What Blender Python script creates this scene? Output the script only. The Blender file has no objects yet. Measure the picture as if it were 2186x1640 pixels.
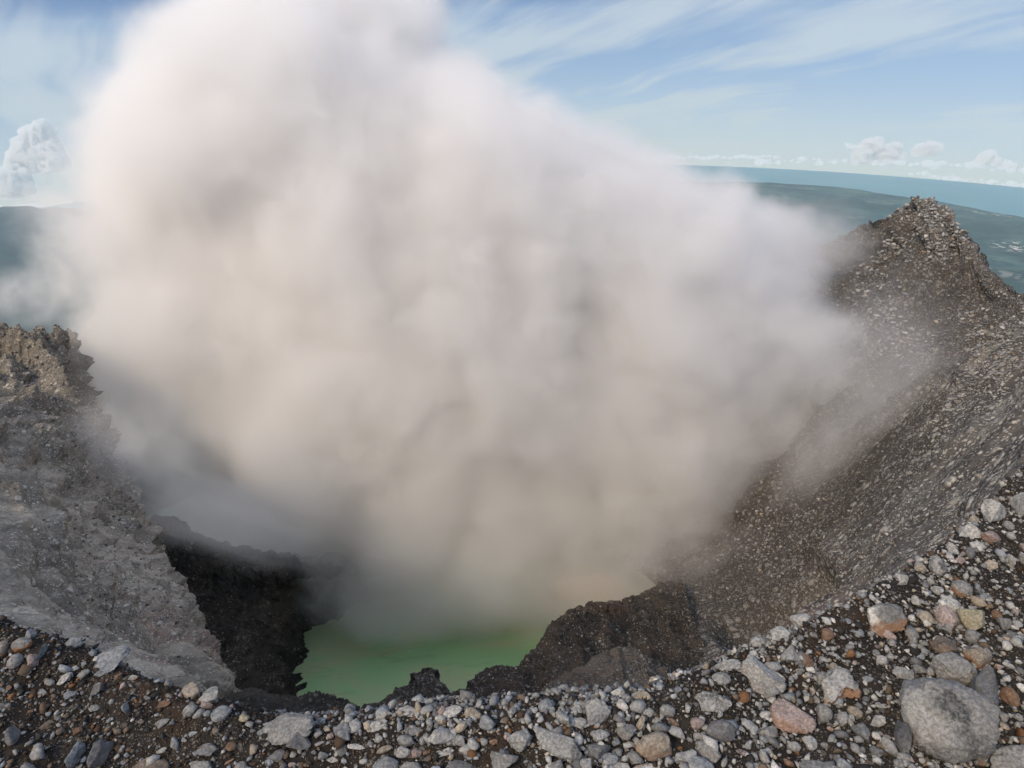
import bpy, math, random
import numpy as np
from mathutils import Vector, Matrix

S = bpy.context.scene
COL = S.collection
R = math.radians

# ------------------------------------------------------------------ camera
HFOV, PITCH, ROLL = 80.0, 30.25, -1.5
FPX = 1093.0 / math.tan(R(HFOV / 2))          # focal length in photo pixels
_p, _r = R(PITCH), R(ROLL)
FWD = np.array([0.0, math.cos(_p), -math.sin(_p)])
_r0 = np.array([1.0, 0, 0]); _u0 = np.array([0.0, math.sin(_p), math.cos(_p)])
RIGHT = _r0 * math.cos(_r) + _u0 * math.sin(_r)
UP = -_r0 * math.sin(_r) + _u0 * math.cos(_r)
cam_d = bpy.data.cameras.new('camera'); cam = bpy.data.objects.new('camera', cam_d); COL.objects.link(cam)
cam_d.sensor_width = 36.0; cam_d.lens = 18.0 / math.tan(R(HFOV / 2)); cam_d.clip_start = 0.1; cam_d.clip_end = 60000
cam.matrix_world = Matrix(((RIGHT[0], UP[0], -FWD[0], 0), (RIGHT[1], UP[1], -FWD[1], 0), (RIGHT[2], UP[2], -FWD[2], 0), (0, 0, 0, 1)))
S.camera = cam

def ray(X, Y):
    """direction (depth 1 along the view axis) through photo pixel X, Y"""
    X = np.asarray(X, float); Y = np.asarray(Y, float)
    return FWD + ((X - 1093) / FPX)[..., None] * RIGHT + ((820 - Y) / FPX)[..., None] * UP
def at(X, Y, w):
    return ray(X, Y) * np.asarray(w, float)[..., None]

# ------------------------------------------------------------------ light
SUN_EL, SUN_AZ = 48.0, -128.0                 # azimuth from +Y, clockwise
sd = bpy.data.lights.new('sun', 'SUN'); sun = bpy.data.objects.new('sun', sd); COL.objects.link(sun)
sd.energy = 2.2; sd.angle = R(11.0); sd.color = (1.0, 0.80, 0.55)
to_sun = Vector((math.sin(R(SUN_AZ)) * math.cos(R(SUN_EL)), math.cos(R(SUN_AZ)) * math.cos(R(SUN_EL)), math.sin(R(SUN_EL))))
sun.rotation_euler = to_sun.to_track_quat('Z', 'Y').to_euler()

W = bpy.data.worlds.new('World'); S.world = W; W.use_nodes = True
class NT:
    """small helper for node trees"""
    def __init__(s, tree): s.t = tree; s.n = tree.nodes; s.n.clear()
    def new(s, typ, **kw):
        n = s.n.new(typ)
        for k, v in kw.items(): setattr(n, k, v)
        return n
    def link(s, a, b): s.t.links.new(a, b)
    def _set(s, sock, v):
        if hasattr(v, 'links') or isinstance(v, bpy.types.NodeSocket): s.link(v, sock)
        else: sock.default_value = v
    def m(s, op, a, b=0.0, c=None, clamp=False):
        n = s.new('ShaderNodeMath', operation=op, use_clamp=clamp)
        s._set(n.inputs[0], a); s._set(n.inputs[1], b)
        if c is not None: s._set(n.inputs[2], c)
        return n.outputs[0]
    def v(s, op, a, b=(0, 0, 0), out=0):
        n = s.new('ShaderNodeVectorMath', operation=op)
        s._set(n.inputs[0], a)
        if op == 'SCALE': s._set(n.inputs['Scale'], b)
        else: s._set(n.inputs[1], b)
        return n.outputs[out]
    def mapr(s, x, a, b, c=0.0, d=1.0, smooth=False):
        n = s.new('ShaderNodeMapRange', interpolation_type='SMOOTHSTEP' if smooth else 'LINEAR')
        s._set(n.inputs[0], x)
        for i, q in enumerate((a, b, c, d)): s._set(n.inputs[1 + i], q)
        return n.outputs[0]
    def noise(s, vec, scale, detail=2.0, rough=0.5, dist=0.0, out='Fac'):
        n = s.new('ShaderNodeTexNoise')
        if vec is not None: s.link(vec, n.inputs['Vector'])
        n.inputs['Scale'].default_value = scale; n.inputs['Detail'].default_value = detail
        n.inputs['Roughness'].default_value = rough; n.inputs['Distortion'].default_value = dist
        return n.outputs[out]
    def voro(s, vec, scale, feature='F1', out='Distance', rand=1.0):
        n = s.new('ShaderNodeTexVoronoi', feature=feature)
        if vec is not None: s.link(vec, n.inputs['Vector'])
        n.inputs['Scale'].default_value = scale; n.inputs['Randomness'].default_value = rand
        return n.outputs[out]
    def mix(s, fac, a, b, blend='MIX'):
        n = s.new('ShaderNodeMix', data_type='RGBA', blend_type=blend)
        s._set(n.inputs['Factor'], fac); s._set(n.inputs['A'], a); s._set(n.inputs['B'], b)
        for q in ('A', 'B'):
            pass
        return n.outputs['Result']
    def ramp(s, x, stops):
        n = s.new('ShaderNodeValToRGB'); s.link(x, n.inputs[0]); e = n.color_ramp.elements
        while len(e) < len(stops): e.new(0.5)
        for el, (p, c) in zip(e, stops): el.position = p; el.color = (*c, 1) if len(c) == 3 else c
        return n.outputs[0]
    def xyz(s, vec):
        n = s.new('ShaderNodeSeparateXYZ'); s.link(vec, n.inputs[0]); return n.outputs
    def comb(s, x, y, z):
        n = s.new('ShaderNodeCombineXYZ')
        for i, q in enumerate((x, y, z)): s._set(n.inputs[i], q)
        return n.outputs[0]
# NodeTree colour inputs of the Mix node need 4-tuples
def C(r, g, b): return (r, g, b, 1.0)

g = NT(W.node_tree)
tc = g.new('ShaderNodeTexCoord'); d = tc.outputs['Generated']
DIP = R(10.5)
x, y, z = g.xyz(d)
zz = g.m('ADD', z, 0.19)                       # the sea horizon lies below the level of the eye
sky_vec = g.comb(x, y, g.m('MAXIMUM', zz, 0.005))
sky = g.new('ShaderNodeTexSky', sky_type='NISHITA', sun_disc=False)
sky.sun_elevation = R(SUN_EL); sky.sun_rotation = R(SUN_AZ); sky.altitude = 1500; sky.air_density = 1.0; sky.dust_density = 0.6; sky.ozone_density = 2.0
g.link(sky_vec, sky.inputs['Vector'])
# high cirrus, laid out on a flat sheet overhead
den = g.m('MAXIMUM', g.m('ADD', zz, 0.16), 0.05)
px, py = g.m('DIVIDE', x, den), g.m('DIVIDE', y, den)
ca, sa = math.cos(R(122)), math.sin(R(122))
rx = g.m('ADD', g.m('MULTIPLY', px, ca), g.m('MULTIPLY', py, sa))
ry = g.m('SUBTRACT', g.m('MULTIPLY', py, ca), g.m('MULTIPLY', px, sa))
warp = g.noise(g.comb(rx, ry, 0.0), 0.7, 2, 0.5)
st = g.comb(g.m('MULTIPLY', rx, 0.42), g.m('ADD', g.m('MULTIPLY', ry, 2.3), g.m('MULTIPLY', warp, 1.6)), 0.0)
n1 = g.noise(st, 1.5, 6, 0.62, 0.3)
n2 = g.noise(g.comb(g.m('MULTIPLY', rx, 0.8), g.m('MULTIPLY', ry, 0.9), 3.3), 0.9, 3, 0.5)
cir = g.mapr(g.m('ADD', n1, g.m('MULTIPLY', g.m('SUBTRACT', n2, 0.5), 1.2)), 0.33, 0.66, 0.0, 1.0, True)
hor = g.mapr(zz, 0.0, 0.42, 1.0, 0.0, True)
cirfac = g.m('MAXIMUM', g.m('MULTIPLY', cir, 0.74), g.mapr(zz, 0.0, 0.19, 0.85, 0.0, True))
veil = g.mix(hor, C(4.4, 4.9, 6.1), C(6.0, 6.0, 5.2))
# unseen bright cloud round the sun, behind the viewer, added to lift ambient light
glow = g.v('DOT_PRODUCT', d, tuple(to_sun), out=1)
veil = g.mix(g.mapr(glow, -0.2, 0.7, 0, 1, True), veil, C(4.6, 4.25, 4.0))
veil = g.v('SCALE', veil, g.mapr(glow, 0.0, 1.0, 1.0, 3.2, True))
cirfac = g.m('MAXIMUM', cirfac, g.mapr(glow, -0.1, 0.6, 0.0, 0.75, True))
zen = g.mapr(z, 0.12, 0.7, 0.0, 1.0, True)                     # unseen overcast overhead, added to light the lake and lower crater
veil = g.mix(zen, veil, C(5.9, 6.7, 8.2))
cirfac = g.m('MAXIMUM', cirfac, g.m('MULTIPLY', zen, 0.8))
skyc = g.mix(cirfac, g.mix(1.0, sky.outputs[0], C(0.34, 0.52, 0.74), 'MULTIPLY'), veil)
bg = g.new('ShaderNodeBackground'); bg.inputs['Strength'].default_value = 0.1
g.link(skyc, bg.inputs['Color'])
wo = g.new('ShaderNodeOutputWorld'); g.link(bg.outputs[0], wo.inputs['Surface'])

S.view_settings.view_transform = 'Standard'; S.view_settings.look = 'None'
S.view_settings.exposure = 0.42; S.view_settings.gamma = 1.0; S.view_settings.use_curve_mapping = False
S.render.engine = 'CYCLES'
cy = S.cycles
cy.use_adaptive_sampling = True; cy.adaptive_threshold = 0.035; cy.use_denoising = True
cy.max_bounces = 12; cy.diffuse_bounces = 2; cy.glossy_bounces = 2; cy.volume_bounces = 8; cy.transparent_max_bounces = 32
cy.volume_step_rate = 1.0; cy.volume_max_steps = 256
cy.caustics_reflective = False; cy.caustics_refractive = False

# ------------------------------------------------------------------ helpers
def tag(o, label=None, cat=None, group=None, kind=None):
    for k, v in (('label', label), ('category', cat), ('group', group), ('kind', kind)):
        if v: o[k] = v
    return o
def mesh_obj(name, v, f, mat, smooth=True):
    """v: n x 3; f: m x 4 or m x 3 index array"""
    v = np.ascontiguousarray(v, np.float32); f = np.ascontiguousarray(f, np.int32)
    me = bpy.data.meshes.new(name); n, k = f.shape
    me.vertices.add(len(v)); me.vertices.foreach_set('co', v.ravel())
    me.loops.add(n * k); me.loops.foreach_set('vertex_index', f.ravel())
    me.polygons.add(n); me.polygons.foreach_set('loop_start', np.arange(0, n * k, k, dtype=np.int32))
    me.update(calc_edges=True); me.validate()
    if smooth: me.polygons.foreach_set('use_smooth', np.ones(len(me.polygons), bool))
    if mat: me.materials.append(mat)
    o = bpy.data.objects.new(name, me); COL.objects.link(o)
    return o
def grid_faces(nu, nv, wrap=False):
    i = np.arange(nu * nv).reshape(nu, nv)
    if wrap: i = np.concatenate([i, i[:1]], 0)
    return np.stack([i[:-1, :-1], i[1:, :-1], i[1:, 1:], i[:-1, 1:]], -1).reshape(-1, 4)
def _hash(ix, iy, iz, seed):
    h = (ix * 374761393 + iy * 668265263 + iz * 2147483647 + seed * 974634777) & 0xFFFFFFFF
    h = ((h ^ (h >> 13)) * 1274126177) & 0xFFFFFFFF
    h = ((h ^ (h >> 15)) * 2246822519) & 0xFFFFFFFF
    return (h ^ (h >> 16)) & 0xFFFFFFFF
def vnoise(p, seed=0):
    """value noise in -1..1 at n x 3 points"""
    q = np.floor(p).astype(np.int64); t = p - q; t = t * t * t * (t * (t * 6 - 15) + 10)
    out = 0
    for dx in (0, 1):
        wx = t[:, 0] if dx else 1 - t[:, 0]
        for dy in (0, 1):
            wy = t[:, 1] if dy else 1 - t[:, 1]
            for dz in (0, 1):
                wz = t[:, 2] if dz else 1 - t[:, 2]
                out = out + wx * wy * wz * (_hash(q[:, 0] + dx, q[:, 1] + dy, q[:, 2] + dz, seed) / 2147483647.5 - 1)
    return out
def fbm(p, octaves=4, seed=0, gain=0.5, ridged=False):
    a, s, out = 1.0, 1.0, 0
    for k in range(octaves):
        n = vnoise(p * s + 17.3 * k, seed + k)
        out = out + a * ((1 - 2 * np.abs(n)) if ridged else n); a *= gain; s *= 2.03
    return out
def new_mat(name):
    m = bpy.data.materials.new(name); m.use_nodes = True
    return m, NT(m.node_tree)
def out_surface(g, sh, disp=None):
    o = g.new('ShaderNodeOutputMaterial'); g.link(sh, o.inputs['Surface']); return o
def principled(g, color, rough=0.9, normal=None, spec=0.2):
    b = g.new('ShaderNodeBsdfPrincipled')
    g._set(b.inputs['Base Color'], color); g._set(b.inputs['Roughness'], rough); b.inputs['Specular IOR Level'].default_value = spec
    if normal is not None: g.link(normal, b.inputs['Normal'])
    return b.outputs[0]
def bump(g, h, strength, dist):
    b = g.new('ShaderNodeBump'); g.link(h, b.inputs['Height']); b.inputs['Strength'].default_value = strength; b.inputs['Distance'].default_value = dist
    return b.outputs[0]

#@@STRUCTURE
# ------------------------------------------------------------------ far country: sea, lowland
H0 = 1000.0
RP = H0 / (1 / math.cos(DIP) - 1)               # radius of the round world below
PC = np.array([0, 0, -H0 - RP])
def on_globe(az, arc, h=0.0):
    r = RP + h; a = np.asarray(arc) / RP
    return np.stack([r * np.sin(a) * np.sin(az), r * np.sin(a) * np.cos(az), r * np.cos(a) + PC[2]], -1)
def hit_globe(X, Y):
    d = ray(X, Y); d = d / np.linalg.norm(d, axis=-1, keepdims=True)
    b = d @ PC; c = PC @ PC - RP ** 2; q = b * b - c
    t = b - np.sqrt(np.maximum(q, 0)); p = d * t[..., None]
    return np.arctan2(p[..., 0], p[..., 1]), RP * np.arctan2(np.hypot(p[..., 0], p[..., 1]), p[..., 2] - PC[2])

m, g = new_mat('sea_water')
ob = g.new('ShaderNodeTexCoord').outputs['Object']
sn = g.noise(ob, 0.0012, 3, 0.5)
g_c = g.mix(g.mapr(sn, 0.35, 0.7), C(0.10, 0.26, 0.30), C(0.14, 0.31, 0.34))
out_surface(g, principled(g, g_c, 0.45, None, 0.3)); M_SEA = m
az = np.linspace(-math.pi, math.pi, 241)[:-1]; arc = np.linspace(900, RP * DIP * 1.04, 60)
A, B = np.meshgrid(az, arc, indexing='ij')
tag(mesh_obj('sea', on_globe(A, B).reshape(-1, 3), grid_faces(240, 60, True), M_SEA), kind='structure')

coast_px = np.array([(1490, 390), (1600, 389), (1720, 395), (1830, 405), (1900, 417), (2000, 431), (2090, 448), (2186, 466), (2300, 492), (2450, 530)], float)
caz, carc = hit_globe(coast_px[:, 0], coast_px[:, 1])
caz = np.concatenate([[-math.pi, -1.2, -0.9, -0.3, 0.1], caz, [1.6, math.pi]])
carc = np.concatenate([[9000, 9500, 9500, carc[0] * 1.0, carc[0]], carc, [carc[-1] * .9, 9000]])
m, g = new_mat('lowland_fields')
ob = g.new('ShaderNodeTexCoord').outputs['Object']
nf = g.noise(ob, 0.0011, 4, 0.6)
cell = g.new('ShaderNodeTexVoronoi'); g.link(g.v('MULTIPLY', ob, (1.0, 1.0, 0.2)), cell.inputs['Vector']); cell.inputs['Scale'].default_value = 0.006
cs = g.xyz(cell.outputs['Color'])
base = g.mix(cs[0], C(0.012, 0.066, 0.080), C(0.085, 0.155, 0.125))  # field colours pushed towards blue in place of thicker haze
base = g.mix(g.mapr(nf, 0.42, 0.62, 0, 1, True), base, C(0.016, 0.050, 0.045))
gul = g.noise(ob, 0.004, 5, 0.65, 1.2)
base = g.mix(g.mapr(g.m('ABSOLUTE', g.m('SUBTRACT', gul, 0.5)), 0.0, 0.035, 0.9, 0.0), base, C(0.006, 0.026, 0.028))
base = g.mix(g.mapr(g.xyz(ob)[0], -2200.0, -700.0, 0.9, 0.0, True), base, g.mix(nf, C(0.008, 0.030, 0.040), C(0.020, 0.055, 0.060)))   # forested hills
town = g.m('MULTIPLY', g.mapr(g.v('LENGTH', ob, out=1), 3800.0, 4200.0), g.m('MULTIPLY', g.mapr(g.noise(ob, 0.0009, 2, 0.5), 0.60, 0.66), g.m('GREATER_THAN', g.voro(ob, 0.035, out='Color'), 0.62)))
base = g.mix(town, base, C(0.55, 0.52, 0.48))
out_surface(g, principled(g, base, 0.95, None, 0.1)); M_LAND = m
naz, nr = 1100, 260
az = np.linspace(-1.35, 1.35, naz); ca_ = np.interp(az, caz, carc)
ca_ = ca_ * (1 + 0.006 * fbm(np.stack([az * 60, az * 0, az * 0], 1), 4, 5))
t = np.linspace(0, 1, nr) ** 1.6
arc = 380 + t[None] * (ca_[:, None] - 380); A = np.repeat(az[:, None], nr, 1)
flat = on_globe(A, arc).reshape(-1, 3)
cone = np.maximum(0, 700 - 0.80 * (arc - 300)).ravel()
hill = fbm(flat * 0.0011, 5, 11)
left = np.clip((-A.ravel() - 0.20) / 0.25, 0, 1)
edge = np.clip((ca_[:, None] - arc) / 250, 0, 1).ravel()
hh = 3 + edge * (8 * (1 + hill) + left * np.clip(arc.ravel() / 2500 - 1, 0, 1) * 80 * np.clip(0.6 + hill, 0, 2)) + cone * (1 + 0.02 * hill)
up = flat - PC; up /= np.linalg.norm(up, axis=1, keepdims=True)
tag(mesh_obj('lowland', flat + up * hh[:, None], grid_faces(naz, nr), M_LAND), kind='structure')

#@@TERRAIN
# ------------------------------------------------------------------ crater: surfaces lofted through measured points
def catmull(P, n):
    """resample axis 0 of P to n rows with a Catmull-Rom curve"""
    m_ = len(P); t = np.linspace(0, m_ - 1, n); i = np.clip(t.astype(int), 0, m_ - 2); f = (t - i).reshape(-1, *([1] * (P.ndim - 1)))
    Q = np.concatenate([2 * P[:1] - P[1:2], P, 2 * P[-1:] - P[-2:-1]])
    a, b, c, d = Q[i], Q[i + 1], Q[i + 2], Q[i + 3]
    return 0.5 * (2 * b + (c - a) * f + (2 * a - 5 * b + 4 * c - d) * f ** 2 + (3 * b - a - 3 * c + d) * f ** 3)
def normals(V):
    du = np.gradient(V, axis=0); dv = np.gradient(V, axis=1)
    n = np.cross(du, dv); return n / np.maximum(np.linalg.norm(n, axis=-1, keepdims=True), 1e-9)
def worley(p, seed):
    """distance to the nearest and second nearest feature point, and the nearest cell's number in 0..1"""
    q = np.floor(p).astype(np.int64); f1 = np.full(len(p), 9.0); f2 = f1.copy(); cid = np.zeros(len(p))
    for dx in (-1, 0, 1):
        for dy in (-1, 0, 1):
            for dz in (-1, 0, 1):
                c = [q[:, 0] + dx, q[:, 1] + dy, q[:, 2] + dz]; h = _hash(*c, seed); h2 = _hash(*c, seed + 1); h3 = _hash(*c, seed + 2)
                d = np.sqrt((c[0] + h / 4294967295 - p[:, 0]) ** 2 + (c[1] + h2 / 4294967295 - p[:, 1]) ** 2 + (c[2] + h3 / 4294967295 - p[:, 2]) ** 2)
                near = d < f1; f2 = np.where(near, f1, np.minimum(f2, d)); cid = np.where(near, (h ^ (h2 >> 3)) % 1024 / 1023.0, cid); f1 = np.where(near, d, f1)
    return f1, f2, cid
SURF = []
def loft(name, P, nu, nv, mat, amp, size, seed, gully=(0, 1, 1, 0), fine=0.35, edit=None, block=None):
    """P: rows x columns x 3 control points; amp, size: displacement and lump size in metres"""
    V = catmull(P, nu); V = catmull(V.transpose(1, 0, 2), nv).transpose(1, 0, 2)
    N = normals(V)
    if (N[..., 2].mean()) < 0: N = -N; flip = True
    else: flip = False
    q = V.reshape(-1, 3); dist = np.linalg.norm(q, axis=1)
    k = np.clip(dist / dist.mean(), 0.16, 1.5)
    kg = np.clip(dist / dist.mean(), 0.30, 1.5)
    h = amp * k * fbm(q / size, 5, seed, 0.55) + amp * fine * k * fbm(q / (size * 0.22), 4, seed + 9, 0.6, True)
    ga, gs, gt, gd = gully                                  # furrows that run down the slope
    if ga:
        uu, vv = np.meshgrid(np.linspace(0, 1, nu), np.linspace(0, 1, nv), indexing='ij')
        wob = 0.05 * fbm(q / (size * 2), 2, seed + 5)
        st = np.stack([(uu.ravel() + wob + gd * vv.ravel()) * gs, vv.ravel() * gt, uu.ravel() * 0], 1)
        h = h + ga * kg * (fbm(st, 3, seed + 3, 0.5, True) - 0.4)
    if block:                                               # broken, jointed rock: cell size, height
        for cs_, hb in block:
            wq = q + cs_ * 0.35 * np.stack([vnoise(q / cs_ + 5 * j, seed + j) for j in range(3)], 1)
            f1, f2, cid = worley(wq * np.array([1, 1, 0.7]) / cs_, seed + 13)
            h = h + hb * np.clip(k, 0.3, 1.2) * ((cid - 0.5) * np.clip((f2 - f1) * 5, 0, 1) - 0.5 * (1 - np.clip((f2 - f1) * 7, 0, 1)))
    if edit is not None: h = h + edit(q)
    V = (q + N.reshape(-1, 3) * h[:, None])
    f = grid_faces(nu, nv)
    if flip: f = f[:, ::-1]
    o = mesh_obj(name, V, f, mat); tag(o, kind='structure')
    SURF.append((o, V.reshape(nu, nv, 3), N))
    return o
def ctrl(rows): return np.array([[at(*p) for p in r] for r in rows])

def rock_wall_mat(name, dark, mid, pale, stone=0.5, scale=1.0, red=0.25, redcol=(0.10, 0.045, 0.030), spk=1.0, bstr=0.9, ash=None, streak=None, far=None):
    """loose volcanic slope: ash and grit with stones of many sizes and rust coloured patches"""
    m, g = new_mat(name)
    ob = g.new('ShaderNodeTexCoord').outputs['Object']
    big = g.noise(ob, 0.055 * scale, 4, 0.6)
    med = g.noise(ob, 0.45 * scale, 5, 0.65)
    patch = g.noise(ob, 0.13 * scale, 3, 0.6)
    col = g.mix(g.mapr(big, 0.35, 0.65, 0, 1, True), C(*dark), C(*mid))
    col = g.mix(g.mapr(med, 0.40, 0.78), col, C(*[c * 0.55 for c in dark]))
    rp = g.noise(ob, 0.035 * scale, 3, 0.6)
    col = g.mix(g.m('MULTIPLY', g.mapr(rp, 0.56, 0.68, 0, 1, True), red), col, C(*redcol))
    if streak:                                              # furrows and stains running down the slope
        dv = Vector(streak[0]).normalized(); e1 = dv.cross(Vector((0, 0, 1))).normalized(); e2 = dv.cross(e1)
        dots = [g.v('DOT_PRODUCT', ob, tuple(q), out=1) for q in (e1, e2, dv)]
        sp = g.comb(dots[0], dots[1], g.m('MULTIPLY', dots[2], 0.14))
        fur = g.noise(sp, streak[1], 5, 0.62, 0.4)
        fur2 = g.noise(sp, streak[1] * 3.7, 4, 0.65, 0.3)
        col = g.mix(g.mapr(fur, 0.38, 0.58, 0.65, 0.0, True), col, C(*[c * 0.30 for c in dark]))
        col = g.mix(g.mapr(fur2, 0.34, 0.48, 0.55, 0.0, True), col, C(*[c * 0.40 for c in dark]))
        med = g.m('ADD', g.m('MULTIPLY', med, 0.5), g.m('MULTIPLY', g.m('ADD', fur, fur2), 0.5))
    if far:                                                 # darker lava on the far shoulder
        col = g.mix(g.mapr(g.m('ADD', g.xyz(ob)[1], g.m('MULTIPLY', g.m('SUBTRACT', big, 0.5), 50.0)), far[0], far[1], 0, 0.85, True), col, g.mix(med, C(0.055, 0.050, 0.046), C(0.17, 0.155, 0.138)))
    if ash:                                                 # brown ash settled below a ragged line
        za = g.m('ADD', g.xyz(ob)[2], g.m('MULTIPLY', g.m('SUBTRACT', big, 0.5), 40.0))
        am = g.mapr(za, ash[0], ash[1], 1, 0, True)
        col = g.mix(am, col, g.mix(med, C(0.032, 0.028, 0.025), C(0.066, 0.057, 0.051)))
        spk = g.m('SUBTRACT', 1.0, g.m('MULTIPLY', am, 0.6))
    hgt = g.m('MULTIPLY', med, 0.5)
    for i, (sc, th) in enumerate(((0.9, 0.74), (2.1, 0.62), (4.6, 0.56))):
        vn = g.new('ShaderNodeTexVoronoi'); g.link(ob, vn.inputs['Vector']); vn.inputs['Scale'].default_value = sc * scale
        c = g.xyz(vn.outputs['Color'])
        dens = g.m('ADD', c[0], g.m('ADD', g.m('MULTIPLY', g.m('SUBTRACT', med, 0.5), 0.9), g.m('MULTIPLY', g.m('SUBTRACT', patch, 0.5), 1.5)))
        on = g.m('MULTIPLY', g.m('GREATER_THAN', dens, th + (1 - stone) * 0.35), g.mapr(vn.outputs['Distance'], 0.30, 0.46, 1, 0))
        shade = g.mix(c[1], C(*[p * 0.45 for p in pale]), C(*pale))
        col = g.mix(g.m('MULTIPLY', on, spk), col, shade)
        hgt = g.m('ADD', hgt, g.m('MULTIPLY', g.mapr(vn.outputs['Distance'], 0.0, 0.6, 1, 0), 0.35 / (i + 1)))
        hgt = g.m('ADD', hgt, g.m('MULTIPLY', on, 0.30 / (i + 1)))
    nb = bump(g, hgt, bstr, 0.55 / scale)
    out_surface(g, principled(g, col, 0.95, nb, 0.12))
    return m

M_RIM = rock_wall_mat('rim_grit', (0.022, 0.019, 0.017), (0.035, 0.030, 0.026), (0.20, 0.18, 0.16), 0.55, 9.0, 0.25, (0.08, 0.042, 0.020))
M_LEFT = rock_wall_mat('left_cliff_rock', (0.36, 0.315, 0.26), (0.48, 0.42, 0.345), (0.56, 0.51, 0.44), 0.45, 1.5, 0.5, (0.16, 0.08, 0.06), streak=((0.62, -0.15, -0.77), 0.22), far=(52.0, 92.0))
M_BACK = rock_wall_mat('dark_lake_wall', (0.036, 0.032, 0.029), (0.062, 0.054, 0.046), (0.24, 0.205, 0.165), 0.40, 1.2, 0.4, (0.10, 0.07, 0.045))
M_RIGHT = rock_wall_mat('right_slope_scree', (0.105, 0.097, 0.091), (0.185, 0.172, 0.162), (0.44, 0.42, 0.385), 1.0, 0.9, 0.45, (0.13, 0.075, 0.062), ash=(-66.0, -36.0), streak=((-0.70, -0.25, -0.67), 0.20))
M_ASH = rock_wall_mat('brown_ash', (0.036, 0.029, 0.024), (0.060, 0.048, 0.039), (0.24, 0.22, 0.19), 0.45, 1.6, 0.45, (0.060, 0.032, 0.022))

M_MOUND = rock_wall_mat('brown_mound_grit', (0.085, 0.070, 0.058), (0.120, 0.100, 0.083), (0.30, 0.28, 0.25), 0.6, 1.8, 0.3, (0.085, 0.050, 0.036))  # paler than brown_ash: the mound's lit front is put into the colour
# foreground: the gritty rim the camera stands over
FXp = np.array([-900, -400, 0, 200, 400, 560, 760, 1000, 1200, 1400, 1560, 1700, 1830, 1950, 2080, 2186, 2450, 2900], float)
FYp = np.array([1050, 1210, 1322, 1392, 1486, 1535, 1545, 1522, 1508, 1475, 1425, 1350, 1295, 1212, 1122, 1025, 860, 700], float)
FZp = np.array([-7.2, -7.6, -8.0, -8.2, -8.5, -8.7, -8.8, -8.7, -8.7, -8.8, -8.9, -9.0, -9.1, -9.3, -9.6, -9.9, -10.5, -11.5])
rimd = ray(FXp, FYp); rim = rimd * (FZp / rimd[:, 2])[:, None]
cx_ = np.linspace(-24, 26, len(FXp)); back = np.stack([cx_, np.full(len(FXp), -14.0), np.full(len(FXp), -6.5)], 1)
nrm = rim[:, :2] / np.linalg.norm(rim[:, :2], axis=1)[:, None]
rows = []
for dd, dz in ((13, -30), (7, -16), (2.6, -6.0), (0.9, -1.4)):
    rows.append(np.concatenate([rim[:, :2] + nrm * dd, (rim[:, 2] + dz)[:, None]], 1))
rows.append(rim)
for tt, dz in ((0.05, -0.10), (0.14, -0.05), (0.28, 0.05), (0.5, 0.15), (0.75, 0.1), (1.0, 0.0)):
    p = rim * (1 - tt) + back * tt; p[:, 2] += dz; rows.append(p)
rim_ground = loft('rim_ground', np.array(rows), 420, 620, M_RIM, 0.16, 1.6, 21, fine=0.25)

# left cliff
def wrap(rows, dw, dx, dy, n=1):
    return [r + [(r[-1][0] + dx, r[-1][1] + dy, r[-1][2] + dw)] for r in rows]
L = [
 [(-700,1350,10),(-350,1480,12),(-60,1620,14),(180,1700,16),(350,1760,18),(500,1800,20)],
 [(-700,1200,11),(-350,1290,13),(-60,1400,15),(180,1470,17),(350,1540,19),(500,1600,21)],
 [(-700,1040,22),(-350,1130,24),(-40,1240,27),(180,1350,30),(360,1440,34),(492,1500,38)],
 [(-700,900,38),(-350,990,41),(-30,1110,45),(160,1210,49),(310,1310,54),(425,1405,60)],
 [(-700,800,60),(-350,870,64),(-20,985,68),(150,1080,72),(265,1170,78),(338,1270,85)],
 [(-700,730,88),(-350,780,92),(-10,880,96),(130,960,100),(215,1040,106),(298,1160,112)],
 [(-700,690,112),(-350,725,114),(-10,790,116),(110,850,119),(165,920,123),(245,1060,130)],
 [(-700,670,126),(-350,690,127),(-10,712,128),(100,716,130),(150,745,133),(205,960,142)],
 [(-700,690,140),(-350,715,141),(-10,745,142),(95,750,144),(150,800,146),(200,1000,154)],
]
L = wrap(L, 26, -30, 60)
loft('left_cliff', ctrl(L), 760, 480, M_LEFT, 1.1, 7.5, 41, gully=(2.8, 10.0, 1.3, 0.5), fine=0.24, block=((6.5, 2.2), (2.4, 0.8)))

# dark wall behind and left of the lake
LZ = -120.0
def at_z(X, Y, z):
    d = ray(X, Y); return d * (z / d[..., 2])[..., None]
sh = np.array([(660,1560),(652,1500),(640,1450),(642,1410),(660,1366),(700,1327),(752,1303),(830,1288),(950,1276),(1200,1255),(1400,1240)], float)
r2 = np.array([(585,1560),(560,1500),(545,1435),(552,1360),(590,1295),(640,1255),(700,1235),(800,1220),(950,1205),(1200,1180),(1400,1150)], float)
r3 = np.array([(440,1540),(420,1470),(405,1390),(410,1300),(450,1240),(520,1225),(620,1225),(780,1212),(950,1200),(1200,1175),(1400,1140)], float)
r4 = np.array([(280,1500),(260,1420),(240,1330),(250,1230),(310,1165),(410,1165),(520,1190),(650,1205),(850,1200),(1200,1160),(1400,1120)], float)
r5 = np.array([(180,1460),(150,1370),(130,1280),(140,1180),(200,1110),(310,1120),(430,1160),(600,1190),(850,1190),(1200,1140),(1400,1100)], float)
fz = np.interp(sh[:, 0], [690, 760, 960], [1.0, 0.8, 0.0])
def wall_row(q, z, dy=0): return at_z(q[:, 0], q[:, 1] + dy, -123 + (z + 123) * fz)
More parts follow.
